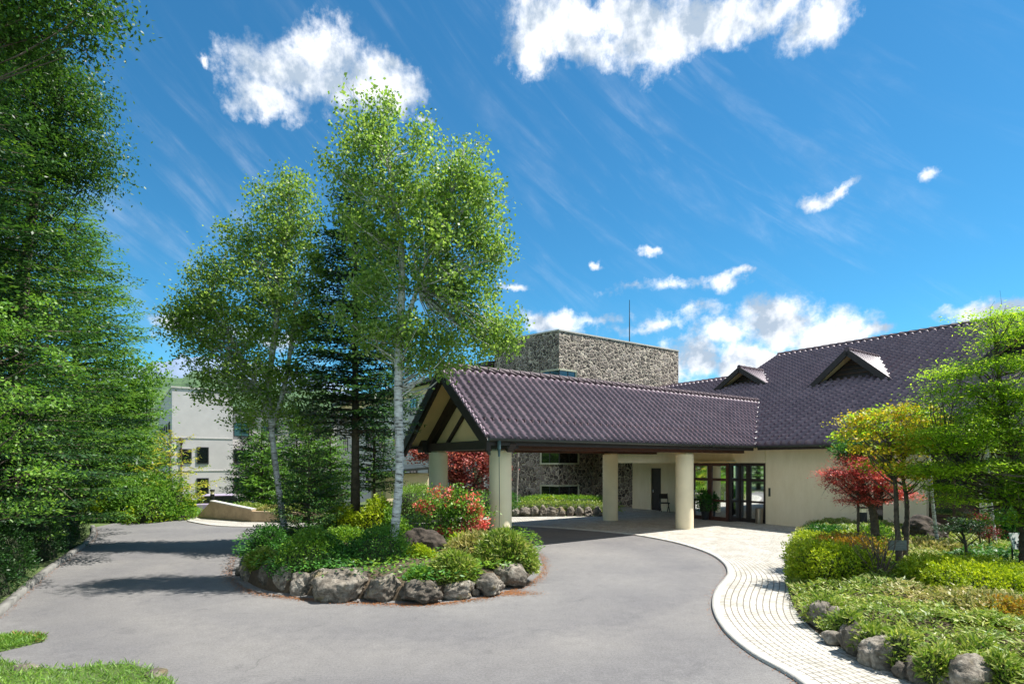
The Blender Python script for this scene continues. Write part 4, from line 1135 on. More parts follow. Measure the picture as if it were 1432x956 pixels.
# edging boulders: (px centre, py bottom, width px, height px, tint words)
ib = [(350,814,34,34,'rounded dark boulder at the far left end of the round island edging'),
      (377,824,30,40,'mossy upright boulder second from the left end of the round island edging'),
      (397,829,26,38,'narrow shadowed boulder third from the left end of the island edging'),
      (421,834,34,34,'round pale-faced boulder just left of the largest boulder of the island edging'),
      (476,840,74,50,'largest dark grey boulder of the round island edging, left of the squarish pale one'),
      (534,842,44,42,'squarish pale grey boulder of the island edging just left of the leaning birch foot'),
      (590,845,58,38,'broad speckled grey boulder of the island edging right of the leaning birch foot'),
      (640,839,46,30,'low dark cracked boulder of the island edging below the yellowish bamboo grass clump'),
      (684,834,44,36,'white-flecked boulder second from the right end of the island edging'),
      (716,823,44,38,'tilted pale boulder at the right end of the island edging beside brown litter')]
for i, (px, py, w, h, lab) in enumerate(ib):
    b = P(px, py-3, 0); k = b.y/FPX; rw, rh = w*k*.56, h*k*.62
    boulder('boulder', lab, (b.x, b.y+rw*.22, rh*.55), (rw*1.04, rw*.85, rh*.84), 100+i, 'boulders edging the round island', rz=random.uniform(-.4,.4))
for i, (px, py, w, h, lab) in enumerate([(562,840,14,16,'small brown wedge stone between the squarish boulder and the speckled boulder'),(664,836,12,12,'little chock stone left of the white-flecked boulder'),(338,806,20,16,'small low stone at the back left turn of the island edging')]):
    b = P(px, py-2, 0); k = b.y/FPX; boulder('small_stone', lab, (b.x, b.y+.05, h*k*.4), (w*k*.5, w*k*.5, h*k*.5), 140+i, None, cat='stone')
ground_cover('ground_cover', 'low green leafy ground cover filling the round island between the shrubs', 'ground cover', [i_*1 for i_ in isl], 17000, .09, .45, ['l_midhedge','l_shrub'], .38, .08, 5, second=.1, h=.2)

# birches of the island
broadleaf('birch_tree', 'tall leaning white birch with bright trunk, nearest of the island trees to the camera', 'birch tree',
    [trunk_px(12.6, [(545,800,17),(549,765,14),(556,700,13),(559,640,12.5),(557,560,13),(558,480,12),(562,400,11),(560,330,9),(548,260,7),(540,200,5),(530,150,3)]),
     trunk_px(12.6, [(560,470,8),(585,400,6),(612,320,5),(640,240,3.5),(652,200,2)])],
    blobs_px(12.6, [(520,175,52,42),(515,235,60,55),(590,190,30,35),(648,235,42,48),(665,290,42,55),(600,270,60,60),(520,320,55,55),(600,350,65,60),(672,345,38,35),(690,365,28,30),(530,400,50,45),(640,410,60,42),(690,455,42,28),(660,480,52,30),(575,470,60,42),(505,455,38,36),(610,505,45,20),(700,480,28,30)], kd=1.0),
    900, 44, .078, 'l_birch', 'birch', 11, cr=.235, flat=.85, up=.25, ratio=.72, shell=.5)
broadleaf('birch_tree', 'slender birch with mottled grey trunk at the back left end of the island', 'birch tree',
    [trunk_px(17.8, [(399,750,11),(392,700,9),(384,640,8.5),(380,600,8),(376,540,8),(384,470,9),(392,400,7),(400,330,5),(405,270,3)]),
     trunk_px(17.8, [(379,600,9),(398,540,7),(408,470,5),(414,400,3)]), trunk_px(17.8, [(376,580,7),(350,520,6),(320,470,4),(290,430,2.5)])],
    blobs_px(17.8, [(400,265,38,28),(375,285,28,30),(428,305,25,30),(395,330,55,40),(340,335,32,28),(380,390,70,50),(440,380,30,45),(310,385,48,32),(280,430,45,32),(350,450,75,42),(425,455,42,45),(250,450,30,30),(290,480,50,30),(360,520,65,32),(420,530,35,30),(300,520,32,20),(285,550,30,8),(340,585,36,12),(425,590,34,18),(350,555,45,16),(385,570,45,20)], kd=.8),
    950, 42, .094, 'l_birch', 'birch', 12, cr=.30, flat=.8, up=.3, ratio=.72, shell=.5)
# dark fir
p = IG(497, 741)
fir('fir_tree', 'tall dark-needled fir with bare lower trunk, between the two birches on the island', (p.x, p.y, .35), 11.6, 2.35, 3.3, 'l_firdark', 'bark', 21, tier=.29, nb=10, shape=.62, droop=.28, tr=.17, leaf=.14)
# conical young yew behind the left birch
p = IG(432, 750); fir('young_yew', 'upright loose dark yew bush right of the left birch trunk', (p.x, p.y, .3), 3.0, 1.15, .15, 'l_yew', 'bark', 31, tier=.20, nb=8, leaf=.085, step=.10, shape=.6, droop=-.1, tr=.05, tip=.6, cat='shrub')
# shrubs: (px, py base, rx px, height px, ...)
def sh_px(name, label, px, py, w, h, n, leaf, lmat, seed, **k):
    p = P(px, py, k.pop('z', .35)); s = p.y/FPX; ry = k.pop('ry', .8)
    g = k.pop('z0', p.z-.1)
    return shrub(name, label, 'shrub', (p.x, p.y+w*s*.5*ry+.10, g), (w*s*.5, w*s*.5*ry, h*s*.98), n, leaf, lmat, seed, **k)
sh_px('shrub', 'dark green rounded shrub overhanging the boulders at the left of the island', 428, 803, 112, 62, 11000, .062, 'l_shrub', 41, ratio=.42, second=('l_midhedge', 1.1, 3.0), amp=.22)
sh_px('shrub', 'small dark sparse shrub at the back left end of the island', 366, 780, 56, 46, 4500, .06, 'l_shrub', 42, amp=.25)
sh_px('shrub', 'low yellowish-green bamboo grass clump at the left end of the island', 352, 793, 46, 30, 3000, .11, 'l_sasa', 43, ratio=.22, amp=.2)
sh_px('shrub', 'wide dark green shrub behind the largest boulder of the island', 508, 797, 112, 56, 10000, .062, 'l_shrub', 44, ratio=.42, second=('l_bright', 1.3, 2.6), amp=.24)
sh_px('shrub', 'mid green low shrub just behind the foot of the fir trunk', 470, 772, 90, 40, 6500, .07, 'l_midhedge', 45, amp=.2)
sh_px('shrub', 'bright green fern-like ground shrub at the foot of the leaning birch', 582, 812, 60, 22, 4500, .075, 'l_bright', 46, ratio=.3, amp=.25)
sh_px('shrub', 'clear yellow-green azalea mound right of the leaning birch trunk', 588, 792, 58, 38, 5200, .055, 'l_hedge', 47, ratio=.5, amp=.2)
sh_px('shrub', 'round variegated bamboo grass clump at the front of the island', 634, 812, 66, 42, 5200, .12, 'l_sasa', 48, ratio=.22, amp=.16, up=.2)
sh_px('shrub', 'large yellowish bamboo grass clump at the right end of the island', 712, 797, 84, 54, 8000, .13, 'l_sasa', 49, ratio=.22, amp=.16, up=.2, second=('l_drysasa', .2, 2))
sh_px('shrub', 'dry buff bamboo grass clump at the foot of the near porch column', 655, 790, 88, 46, 6500, .13, 'l_drysasa', 50, ratio=.2, amp=.2, up=.2)
sh_px('shrub', 'fresh green young leaves standing above the buff bamboo grass', 652, 778, 50, 30, 2600, .10, 'l_hedge', 51, ratio=.35, amp=.3)
sh_px('shrub', 'yellow-green rounded bush left of the fir trunk at the back of the island', 470, 752, 62, 48, 5000, .085, 'l_hedge', 52, amp=.2)
sh_px('shrub', 'yellow-green rounded bush right of the fir trunk at the back of the island', 524, 752, 66, 52, 5500, .085, 'l_hedge', 53, amp=.2)
sh_px('shrub', 'pale dry tuft beside the fir trunk', 522, 772, 34, 26, 1500, .10, 'l_drysasa', 54, ratio=.2, amp=.2)
sh_px('shrub', 'green shrub between the fir trunk and the leaning birch', 548, 775, 46, 62, 4200, .075, 'l_midhedge', 55, amp=.22)
p = IG(590, 772); boulder('dark_boulder', 'large dark mossy upright rock behind the leaning birch on the island', (p.x+.1, p.y, .62), (.56,.45,.46), 160, None, mat='dark_rock')
# coral azalea: leaves and flowers
def flowering():
    dpt = 15.6
    root = broadleaf('azalea', 'loose azalea bush with coral-red flowers in front of the porch gable', 'azalea bush',
        [trunk_px(dpt, [(630,775,5),(628,740,4),(622,710,3)]), trunk_px(dpt, [(634,775,5),(645,735,4),(655,700,3)])],
        blobs_px(dpt, [(608,715,26,22),(640,700,30,22),(628,740,34,22),(660,715,28,22),(605,695,18,12)]), 150, 34, .075, 'l_bright', 'bark', 61, cr=.24, flat=.6, shell=.5, zmin=.4)
    r = np.random.default_rng(62); parts = []
    for (c, rad) in blobs_px(dpt, [(622,690,26,12),(652,702,28,14),(668,722,20,12),(645,742,34,12),(600,708,20,9),(615,745,12,8),(664,735,20,8)]):
        for _ in range(26):
            q = c + in_ball(r, 1)[0]*rad; parts.append(random_leaves(r, q+r.normal(size=(14,3))*.06, .062, .85, .3))
    leaf_object('flowers', parts, M['l_azalea'], root)
flowering()
# clipped dark hedge and trees beyond the island, left of the porch
p = P(582, 731); shrub('hedge', 'clipped dark green box hedge behind the dark mossy rock', 'hedge', (p.x, p.y+.6, 0), (1.05,.9,1.55), 8000, .06, 'l_midhedge', 71, box=.6, amp=.05, rz=.2)
for k,(px, py, w, h, lab) in enumerate([(655,727,110,42,'low dark green hedge behind the azalea on the far side of the drive')]):
    p = P(px, 723); shrub('hedge', lab, 'hedge', (p.x, p.y+.9, 0), (2.3,.7,1.2), 7000, .07, 'l_shrub', 72+k, box=.5, amp=.08)
broadleaf('red_maple', 'pink-red Japanese maple seen through the open porch between the two left columns', 'maple tree',
    [trunk_px(29, [(655,722,6),(650,690,5),(645,660,4),(640,630,2)]), trunk_px(29, [(652,700,4),(668,668,3),(676,640,2)])],
    blobs_px(29, [(650,640,42,22),(620,630,35,16),(585,634,28,11),(672,625,22,22),(655,690,36,14),(640,665,26,12),(590,620,22,8),(690,660,18,16)]), 300, 38, .15, 'l_pinkred', 'bark', 73, cr=.42, flat=.45, up=1.2)
broadleaf('birch_tree', 'young white-trunked birch behind the red maple beyond the porch', 'birch tree',
    [trunk_px(30.5, [(674,722,7),(675,690,7),(676,650,6),(678,600,4),(680,560,3)])],
    blobs_px(30.5, [(680,600,30,26),(672,570,22,22),(690,625,20,14)]), 90, 30, .12, 'l_birch', 'birch', 74, cr=.45)

# ================================================================ FAR BED in front of the tower
tb = [np.array(P(*p)[:2]) for p in [(700,720),(760,720),(842,719.5),(846,716),(800,709),(700,710)]]
tb = [tb[0], tb[1], tb[2], np.array(W(12.2,12.0)[:2]), np.array((2.9,33.9)), np.array((-2.5,35.0))]
mound('planting_bed', catmull(tb, 3, closed=True), .16, .35, M['soil'], .93)
words_ = ['low tan stone','flat pale stone','round brown stone','squat grey stone','pinkish stone','broad light stone','small dark stone','smooth buff stone','angular stone','long low stone']
for i in range(10):
    px = 722+i*12.6; p = P(px, 722, 0); w = 12.5+random.uniform(-2,3)
    k = p.y/FPX; boulder('edging_stone', f'{words_[i]} edging the tower bed, ' + ('first at its left end' if i == 0 else ('last, beside the rear right porch column' if i == 9 else f'number {i+1} counted from its left end')), (p.x, p.y+.02, .17), (w*k*.60, .28, .30+random.uniform(-.04,.05)), 180+i, 'edging stones of the bed below the tower', rz=random.uniform(-.3,.3), cat='stone')
c = P(785, 721, 0)
shrub('hedge', 'clipped mid green hedge under the lowest corner window of the stone tower', 'hedge', (c.x+.2, c.y+2.0, .2), (2.25,.75,.66), 8500, .085, 'l_midhedge', 191, box=.6, amp=.04, second=('l_hedge', 1.0, 1.6))
shrub('bamboo_grass', 'low yellowish bamboo grass strip between edging stones and hedge below the tower', 'bamboo grass', (c.x, c.y+.75, .12), (2.7,.45,.5), 4200, .13, 'l_sasa', 192, ratio=.25, box=.4, amp=.1)
shrub('shrub', 'small dark green bush at the left end of the tower hedge', 'shrub', (c.x-2.6, c.y+1.8, .1), (.7,.6,1.0), 2800, .09, 'l_shrub', 193)
broadleaf('young_tree', 'thin young tree with a few bright leaves in front of the shaded tower face', 'tree',
    [trunk_px(28.5, [(723,718,6),(722,690,5),(724,650,3.5),(722,600,2.5)])], blobs_px(28.5, [(722,620,16,9),(728,600,18,12),(712,585,14,10)]), 26, 26, .12, 'l_bright', 'grey_bark', 194, cr=.35)

# ================================================================ LEFT BACK: wall, planter, car, lights, small firs
def lw():
    a, b, c = P(276,724.5), P(352,730.5), P(430,727)
    root = empty('retaining_wall', a, 'low tan concrete retaining wall with sloping left end at the far side of the drive', 'wall')
    m = MB(); d = (b-a).normalized(); n = Vector((-d.y, d.x, 0)); q = a+Vector((0,0,0)); up = Vector((0,0,1))
    sl = a + d*1.0
    v = [a, b, b+n*.2, a+n*.2, a+up*.12, b+up*.60, b+n*.2+up*.60, a+n*.2+up*.12]
    v2 = [a-up*.3, sl-up*.3, sl+n*.2-up*.3, a+n*.2-up*.3, a+up*.10, sl+up*.82, sl+n*.2+up*.82, a+n*.2+up*.10]
    v3 = [sl-up*.3, b-up*.3, b+n*.2-up*.3, sl+n*.2-up*.3, sl+up*.82, b+up*.55, b+n*.2+up*.55, sl+n*.2+up*.82]
    m.hexa(v2); m.hexa(v3); m.build('wall', M['tan'], root)
    m = MB(); e = b + Vector((5.5, -.6, 0)); m.hexa([b-up*.3, e-up*.3, e+n*.2-up*.3, b+n*.2-up*.3, b+up*.5, e+up*.4, e+n*.2+up*.4, b+n*.2+up*.5]); m.build('wall', M['tan'], root)
    m = MB(); m.beam(sl+n*.1+up*.85, b+n*.1+up*.58, .26, .05); m.build('coping', M['concrete'], root)
    return a, b, d, n
M['tan'] = mat_plain('tan_concrete', (.40, .30, .19), .9, .2, 3, bumpd=.006)
wa, wb, wd, wn_ = lw()
for i in range(4):
    p = wa + wd*(1.6+i*1.15) + wn_*.95; labs = ['bamboo grass tuft at the left end of the retaining wall planter','sasa clump second along the retaining wall planter','buff bamboo grass clump third along the retaining wall planter','yellowish clump at the right end of the retaining wall planter']
    shrub('shrub', labs[i], 'shrub', (p.x, p.y, .25), (.8,.5,.45), 2000, .11, ['l_midhedge','l_sasa','l_drysasa','l_sasa'][i], 200+i, ratio=.3)
p = P(242, 723); m = MB(); m.box((p.x, p.y, .25), (.55, .5, .9)); m.box((p.x, p.y, .74), (.62,.56,.06)); tag(m.build('gate_pier', M['concrete']), 'short white concrete pier at the top of the steps by the far left drive', 'pier')
def path_light(p, h, lab):
    root = empty('bollard_light', p, lab, 'bollard light', 'slim dark bollard lights by the far drive')
    m = MB(); m.lathe(p, [(.10,-.3),(.10,h-.22),(.085,h-.215)], 16); m.build('post', M['dark_metal'], root)
    m = MB(); m.lathe(p, [(.08,h-.215),(.08,h-.08)], 16); m.build('lens', M['column'], root)
    m = MB(); m.lathe(p, [(.11,h-.08),(.11,h),(.09,h+.02)], 16); m.build('cap', M['dark_metal'], root)
path_light(P(235.5, 724.5), .85, 'dark slim bollard light left of the white pier by the bright bushes')
q = P(283, 722.5); path_light(Vector((q.x, q.y+.9, .42)), .85, 'dark slim bollard light standing above the sloping end of the tan retaining wall')
# parked car, below the wall
def car(loc, rz):
    root = empty('parked_car', loc, 'parked pale lilac car seen only by its roof behind the tan retaining wall', 'car'); ca, sa = math.cos(rz), math.sin(rz)
    def T(x, y, z): return Vector((loc[0]+x*ca-y*sa, loc[1]+x*sa+y*ca, loc[2]+z))
    prof = [(-2.15,.35),(-2.2,.75),(-2.1,.92),(-1.3,1.02),(1.15,1.0),(2.05,.82),(2.15,.6),(2.1,.33)]
    m = MB(); n = len(prof); v = [T(x, -.85, z) for x, z in prof] + [T(x, .85, z) for x, z in prof]
    m.add(v, [tuple(range(n)), tuple(range(n, 2*n))[::-1]] + [(i, i+n, (i+1)%n+n, (i+1)%n) for i in range(n)]); m.build('body', M['car'], root, bevel=.06)
    m = MB(); v = [T(-1.75,-.72,1.0),T(1.0,-.72,1.0),T(1.0,.72,1.0),T(-1.75,.72,1.0),T(-1.15,-.58,1.42),T(.25,-.58,1.42),T(.25,.58,1.42),T(-1.15,.58,1.42)]; m.hexa(v); m.build('window', M['glass'], root)
    m = MB(); v = [T(-1.2,-.6,1.41),T(.3,-.6,1.41),T(.3,.6,1.41),T(-1.2,.6,1.41),T(-1.1,-.55,1.48),T(.2,-.55,1.48),T(.2,.55,1.48),T(-1.1,.55,1.48)]; m.hexa(v); m.build('roof', M['car'], root, bevel=.03)
    for x in (-1.35, 1.35):
        for y in (-.86, .86):
            m = MB(); m.tube([T(x, y-.09, .32), T(x, y+.09, .32)], .32, 20); w = m.build('wheel', M['dark_metal'], root)
            m = MB(); m.tube([T(x, y-.10*(1 if y > 0 else 1), .32), T(x, y+.10, .32)], .19, 16); m.build('rim', M['flashing'], w)
    for y in (-.6, .6):
        m = MB(); m.box(T(2.12, y, .68), (.08,.3,.14), rz=rz); m.build('headlight', M['flashing'], root)
        m = MB(); m.box(T(-2.17, y, .78), (.08,.28,.14), rz=rz); m.build('tail_light', M['l_red'], root)
M['car'] = mat_plain('pale_lilac_car_paint', (.40, .34, .46), .3, .03, 1)
pc = D(318, 700, 31.5); car((pc.x, pc.y, -.62), .35)
# small bright firs beyond the planter
labs = ['broad bright green young fir behind the left birch trunk','mid-sized young fir just right of the left birch trunk','lower young fir between birch trunk and dark fir trunk','leafy young fir right of the dark fir trunk','narrow young fir beside the white hotel block','background fir rising behind the small bright firs','background fir left of the grey hotel wing']
for i, (px, dpt, H, r_, z0, mt) in enumerate([(366,30,4.4,1.8,.5,'l_firlight'),(415,32,5.6,2.1,.6,'l_firlight'),(462,30,4.3,1.7,.4,'l_firlight'),(523,29,6.4,1.35,1.2,'l_fir'),(348,36,6.5,1.7,.6,'l_fir'),(440,38,7.5,2.4,.8,'l_fir'),(385,40,6.8,2.4,.6,'l_fir')]):
    x = (px-CX)/FPX*dpt; fir('young_fir', labs[i], (x, dpt, terrain(x, dpt)), H-terrain(x,dpt)*.9, r_*1.15, z0, mt, 'bark', 300+i, tier=.30, nb=9, leaf=.20, step=.17, shape=.62, droop=.12, tr=.10)
p = P(214, 729); fir('young_fir', 'small fir with yellow-orange branch tips in front of the white hotel block', (-16.2, 26.6, -.1), 4.2, 2.3, .8, 'l_firyellow', 'bark', 320, tier=.62, nb=5, leaf=.15, step=.13, shape=.6, droop=-.12, tr=.06, dens=.8)
fir('young_fir', 'dark slender fir in front of the shaded side of the white hotel block', (-19.2, 29.5, -1.5), 8.3, 2.1, .8, 'l_fir', 'bark', 321, tier=.5, nb=7, leaf=.18, step=.18, shape=.7, droop=.12, tr=.09)

# ================================================================ LEFT FOREST EDGE
fir('fir_tree', 'huge dense fir at the left edge of the photo, taller than the frame', (-14.6, 13.2, 0), 21, 5.3, .8, 'l_fir', 'bark', 401, tier=.40, nb=9, leaf=.115, step=.125, shape=.62, droop=.22, tr=.3)
fir('fir_tree', 'second large fir along the left kerb, dark and layered', (-17.4, 18.0, 0), 19.5, 5.2, .6, 'l_fir', 'bark', 402, tier=.40, nb=9, leaf=.14, step=.145, shape=.60, droop=.2, tr=.28)
fir('larch_tree', 'light green feathery conifer with soft layered branches, last before the gap of sky', (-20.6, 26.5, 0), 14.6, 4.3, .6, 'l_firlight', 'bark', 403, tier=.44, nb=10, leaf=.17, step=.16, shape=.50, droop=.06, tr=.2)
fir('fir_tree', 'fir filling the gap behind the first two large firs on the left', (-23, 22, 0), 17, 5.0, .6, 'l_firdark', 'bark', 404, tier=.6, nb=8, leaf=.26, step=.26, shape=.62, droop=.18, tr=.25)
fir('fir_tree', 'pale green conifer beyond the feathery one, lower in the row', (-24.4, 33, -1.5), 12.0, 4.4, .6, 'l_firlight', 'bark', 405, tier=.6, nb=8, leaf=.26, step=.24, shape=.62, droop=.1, tr=.2)
broadleaf('maple_tree', 'overhanging deep green maple whose leaves hang from the top left corner', 'maple tree',
    [[(-10.2,8.2,0,.2),(-10.0,8.3,4,.17),(-9.4,8.6,8,.12),(-8.3,8.9,10.2,.06),(-7.3,9.0,10.5,.03)]],
    blobs_px(9.2, [(60,15,75,30),(20,50,60,30),(110,50,40,16),(130,10,25,14),(-60,60,100,60),(40,-30,120,40)]), 330, 42, .085, 'l_zelkova', 'bark', 411, lstep=9, lthick=.5, cr=.34, flat=.5, up=1.0, ratio=.45, droop=.3)
broadleaf('broadleaf_tree', 'dark broadleaf tree whose sprays stick out of the upper left firs into the sky', 'tree',
    [[(-14.8,16.6,0,.25),(-14.6,16.6,6,.2),(-14.0,16.4,10,.12),(-12.8,16,13,.05)]],
    blobs_px(15.4, [(85,110,60,40),(120,160,40,30),(130,210,36,28),(90,240,60,40),(145,250,22,22),(60,180,60,50),(40,90,50,50)]), 420, 60, .09, 'l_zelkova', 'bark', 412, lstep=9, lthick=.5, cr=.46, flat=.55, up=.8, ratio=.5, droop=.3)
broadleaf('broadleaf_tree', 'light-leaved young broadleaf tree standing in front of the left firs at eye height', 'tree',
    [[(-10.9,10.6,0,.09),(-10.8,10.6,2,.07),(-10.5,10.5,4,.05),(-10.2,10.4,6.1,.02)]],
    blobs_px(10.4, [(30,430,45,26),(-30,470,60,50),(70,500,40,24),(40,560,60,24),(-20,600,60,40),(50,655,50,20),(10,700,50,30)]), 110, 48, .072, 'l_bright', 'bark', 413, cr=.26, flat=.4, up=.9, ratio=.6)
broadleaf('broadleaf_tree', 'soft green broadleaf tree behind the bright bushes near the hotel block', 'tree',
    [[(-20.2,28.5,0,.16),(-20,28.5,3,.12),(-19.8,28.4,6,.07),(-19.6,28.4,8,.03)]],
    blobs_px(28.3, [(170,560,45,50),(150,620,50,50),(195,640,36,36),(200,520,28,40)]), 260, 40, .17, 'l_bright', 'bark', 414, cr=.6, flat=.5, up=.6)
fir('fir_tree', 'dark fir nearest the camera at the far left, cut by the left frame edge', (-13.3, 11.4, 0), 19, 4.3, .7, 'l_firdark', 'bark', 406, tier=.46, nb=9, leaf=.11, step=.12, shape=.60, droop=.25, tr=.25)
# yew shrubs along the left kerb
kl = leftc
labs = ['nearest','second','third','fourth','fifth','sixth','seventh']
idx = np.linspace(1, len(kl)-9, 7).astype(int)
for k, i in enumerate(idx):
    p = kl[i]; t = kl[i+1]-kl[i]; t = t/np.linalg.norm(t); n = np.array((-t[1], t[0]))
    q = p + n*1.25
    shrub('yew_bush', f'dark rounded yew bush, {labs[k]} from the camera along the left kerb', 'shrub', (q[0], q[1], 0), (1.12,1.12,1.35+.1*k), 9000, .065, 'l_fir', 420+k, group='rounded yew bushes along the left kerb', amp=.12, second=('l_shrub', 9, 1), ratio=.4)
    q = p + n*3.0
    shrub('understorey_bush', f'taller shaded bush under the firs behind the {labs[k]} yew bush', 'shrub', (q[0], q[1], 0), (1.7,1.7,2.9), 7000, .13, 'l_fir' if k % 2 else 'l_zelkova', 440+k, group='shaded bushes under the left firs', amp=.25, ratio=.45)
for k, (px, w, h) in enumerate([(136,1.7,1.8),(168,1.5,1.9),(196,1.25,1.6)]):
    p = P(px, 731.5); shrub('bright_bush', ['bright green leafy bush at the left end of the far drive','middle bright green bush at the far drive','bright green bush beside the first bollard light'][k], 'shrub', (p.x, p.y+1.6, 0), (w, 1.6, h), 8500, .14, 'l_bright', 460+k, ratio=.42, second=('l_hedge', .9, 1.5), amp=.2, sprout=.2)
# grass and litter at the near left
g1 = [np.array(P(*p)[:2]) for p in [(-300,900),(-60,915),(0,925),(40,935),(90,938),(140,932),(180,930),(215,940),(245,957),(250,1000),(-100,1100),(-420,1000)]]
V = [(p[0],p[1],.03) for p in g1]; tag(sheet('lawn', g1, M['meadow'], .03, zdown=-.02), kind='structure')
ground_cover('grass', 'short bright lawn grass in the near left corner', 'grass', g1, 26000, .075, .12, ['l_grass'], .03, .01, 71, lean=2.6, h=.015)
g2 = [np.array(P(*p)[:2]) for p in [(-60,915),(-20,893),(20,888),(66,889),(60,897),(20,906),(-10,914)]]
tag(sheet('verge', g2, M['meadow'], .02, zdown=-.02), kind='structure')
ground_cover('grass', 'narrow strip of rough grass with fallen leaves beside the left kerb', 'grass', g2, 5000, .07, .14, ['l_grass','l_litter'], .02, .01, 72, second=1.0, lean=2.2, h=.01)
for k, (px, py, w, lab) in enumerate([(34,938,30,'flat grey stone in the lawn at the near left'),(215,946,36,'half-buried pale stone at the right tip of the near lawn')]):
    p = P(px, py); boulder('lawn_stone', lab, (p.x, p.y, .03), (.16,.13,.06), 480+k, None, cat='stone')
# band of brown litter at the island foot and along kerbs
r = np.random.default_rng(5); parts = []
for i in range(len(isl)):
    p = isl[i]; q = isl[(i+1) % len(isl)]; n = 120; t = r.random((n,1)); d = q-p; nn = np.array((d[1], -d[0]))/np.linalg.norm(d)
    cen = sum(isl)/len(isl); nn = nn if nn@(p-cen) > 0 else -nn
    xy = p+(q-p)*t + nn*np.abs(r.normal(size=(n,1)))*.11
    parts.append(random_leaves(r, np.c_[xy, np.full(n,.006)+r.random(n)*.01], .032, .5, 4))
for line in (kerb, leftc):
    for i in range(len(line)-1):
        p, q = line[i], line[i+1]; d = q-p; L_ = np.linalg.norm(d); n = int(40*L_); nn = np.array((d[1], -d[0]))/L_*(-1 if line is kerb else 1)
        if n < 1: continue
        xy = p+d*r.random((n,1)) - nn*np.abs(r.normal(size=(n,1)))*.05*(-1 if line is leftc else -1)*(1 if line is leftc else 1)
        parts.append(random_leaves(r, np.c_[xy, np.full(n,.006)+r.random(n)*.008], .028, .5, 4))
p = np.array(P(722,829)[:2]); n = 900; xy = p + r.normal(size=(n,2))*np.array([.22,.12]); parts.append(random_leaves(r, np.c_[xy, np.full(n,.006)], .03, .5, 4))
tag(leaf_object('leaf_litter', parts, M['l_litter']), 'brown fallen needles and leaves lying along the boulders and kerbs', 'leaf litter', kind='stuff')

# ================================================================ RIGHT PLANTING BED
bed = Rp[:] ; bed = [np.array(p) for p in bed]
bed_poly = bed + [np.array(W(12.55,-3.0)[:2]), np.array(W(12.6,-9)[:2]), np.array(W(12.6,-14)[:2]), np.array((15.0, 3.0)), np.array((8.5, 1.0))]
n_ = len(bed_poly)
# ground of the bed: rises gently from the path
def bed_h(x, y):
    d = min(np.linalg.norm(np.array((x, y))-q) for q in bed[::2]); return .10 + .24*smooth(d/1.6)
rr_ = np.random.default_rng(8)
gx = np.arange(3.5, 22, .45); gy = np.arange(1, 22.5, .45); ids = {}; V = []; Q = []
pts = np.array([(x, y) for x in gx for y in gy]); ok = inside(bed_poly, pts).reshape(len(gx), len(gy))
inn = [np.array(p)+0 for p in bed_poly]
for i in range(len(gx)):
    for j in range(len(gy)):
        ids[i, j] = len(V); V.append((gx[i], gy[j], bed_h(gx[i], gy[j]) if ok[i, j] else 0))
for i in range(len(gx)-1):
    for j in range(len(gy)-1):
        if ok[i,j] and ok[i+1,j] and ok[i,j+1] and ok[i+1,j+1]: Q.append((ids[i,j], ids[i+1,j], ids[i+1,j+1], ids[i,j+1]))
tag(mesh_np('planting_bed', V, Q, M['soil'], smooth=True), kind='structure')
tag(sheet('planting_bed', bed_poly, M['soil'], .03, zdown=-.02), kind='structure')
def bed_cover(name, label, poly, n, leaf, ratio, mats, second, h, seed, zoff=0, amp=.12):
    r = np.random.default_rng(seed); xy = scatter(r, poly, n)
    d = np.min(np.stack([np.hypot(xy[:,0]-q[0], xy[:,1]-q[1]) for q in bed]), 0)
    t = np.clip(d/1.6, 0, 1); base = .10+.24*t*t*(3-2*t) + zoff
    lump = amp*(.5+.5*np.sin(xy[:,0]*3.1+1)*np.sin(xy[:,1]*2.7+.5)) + amp*.5*np.sin(xy[:,0]*6.3)*np.sin(xy[:,1]*7.1)
    hh = h*np.clip(.35+d/.5, 0, 1)
    pos = np.stack([xy[:,0], xy[:,1], base + (lump + hh*(1-.7*r.random(n)**2))*np.clip(.3+d/.6,0,1)], 1)
    a = r.random(n)*2*math.pi; Dr = np.stack([np.cos(a), np.sin(a), (r.random(n)-.4)*1.3], 1); Nr = unit(r.normal(size=(n,3))*.6+np.array([0,0,1])); L2 = leaf*(.55+.9*r.random(n))
    Vv = leaf_arrays(pos, Dr, Nr, L2, L2*ratio)
    pt = np.sin(xy[:,0]*2.3+seed)+np.sin(xy[:,1]*2.9+1)+np.sin((xy[:,0]+xy[:,1])*1.3)+r.normal(size=n)*.8
    o = leaf_object(name, [Vv], [M[k] for k in mats], None, mid=(pt > second).astype(int)); return tag(o, label, 'ground cover', kind='stuff')
near_poly = [q for q in bed if q[1] < 22]
front = [tuple(q) for q in bed] + [tuple(W(12.5,-3.0)[:2]), tuple(W(12.5,-7.5)[:2]), (16.0,12.5), (11.5,6.0), (8.4,3.6), (6.6,3.2)]
bed_cover('bamboo_grass', 'knee-high yellow-green bamboo grass covering the right-hand planting bed', front, 170000, .088, .26, ['l_sasa','l_drysasa'], 1.1, .15, 501)
far_poly = [tuple(W(12.5,-6.4)[:2]), tuple(W(12.5,-16)[:2]), (17,6), (12.5,6.5), (12.0,12)]
bed_cover('ground_cover', 'shaded dark green ground cover under the right maple', [(9.2,12.2),(11.0,13.6),(14.5,12.5),(15.5,8.5),(11,7.8),(8.9,9.4)], 16000, .09, .4, ['l_shrub','l_midhedge'], 1.2, .24, 502)
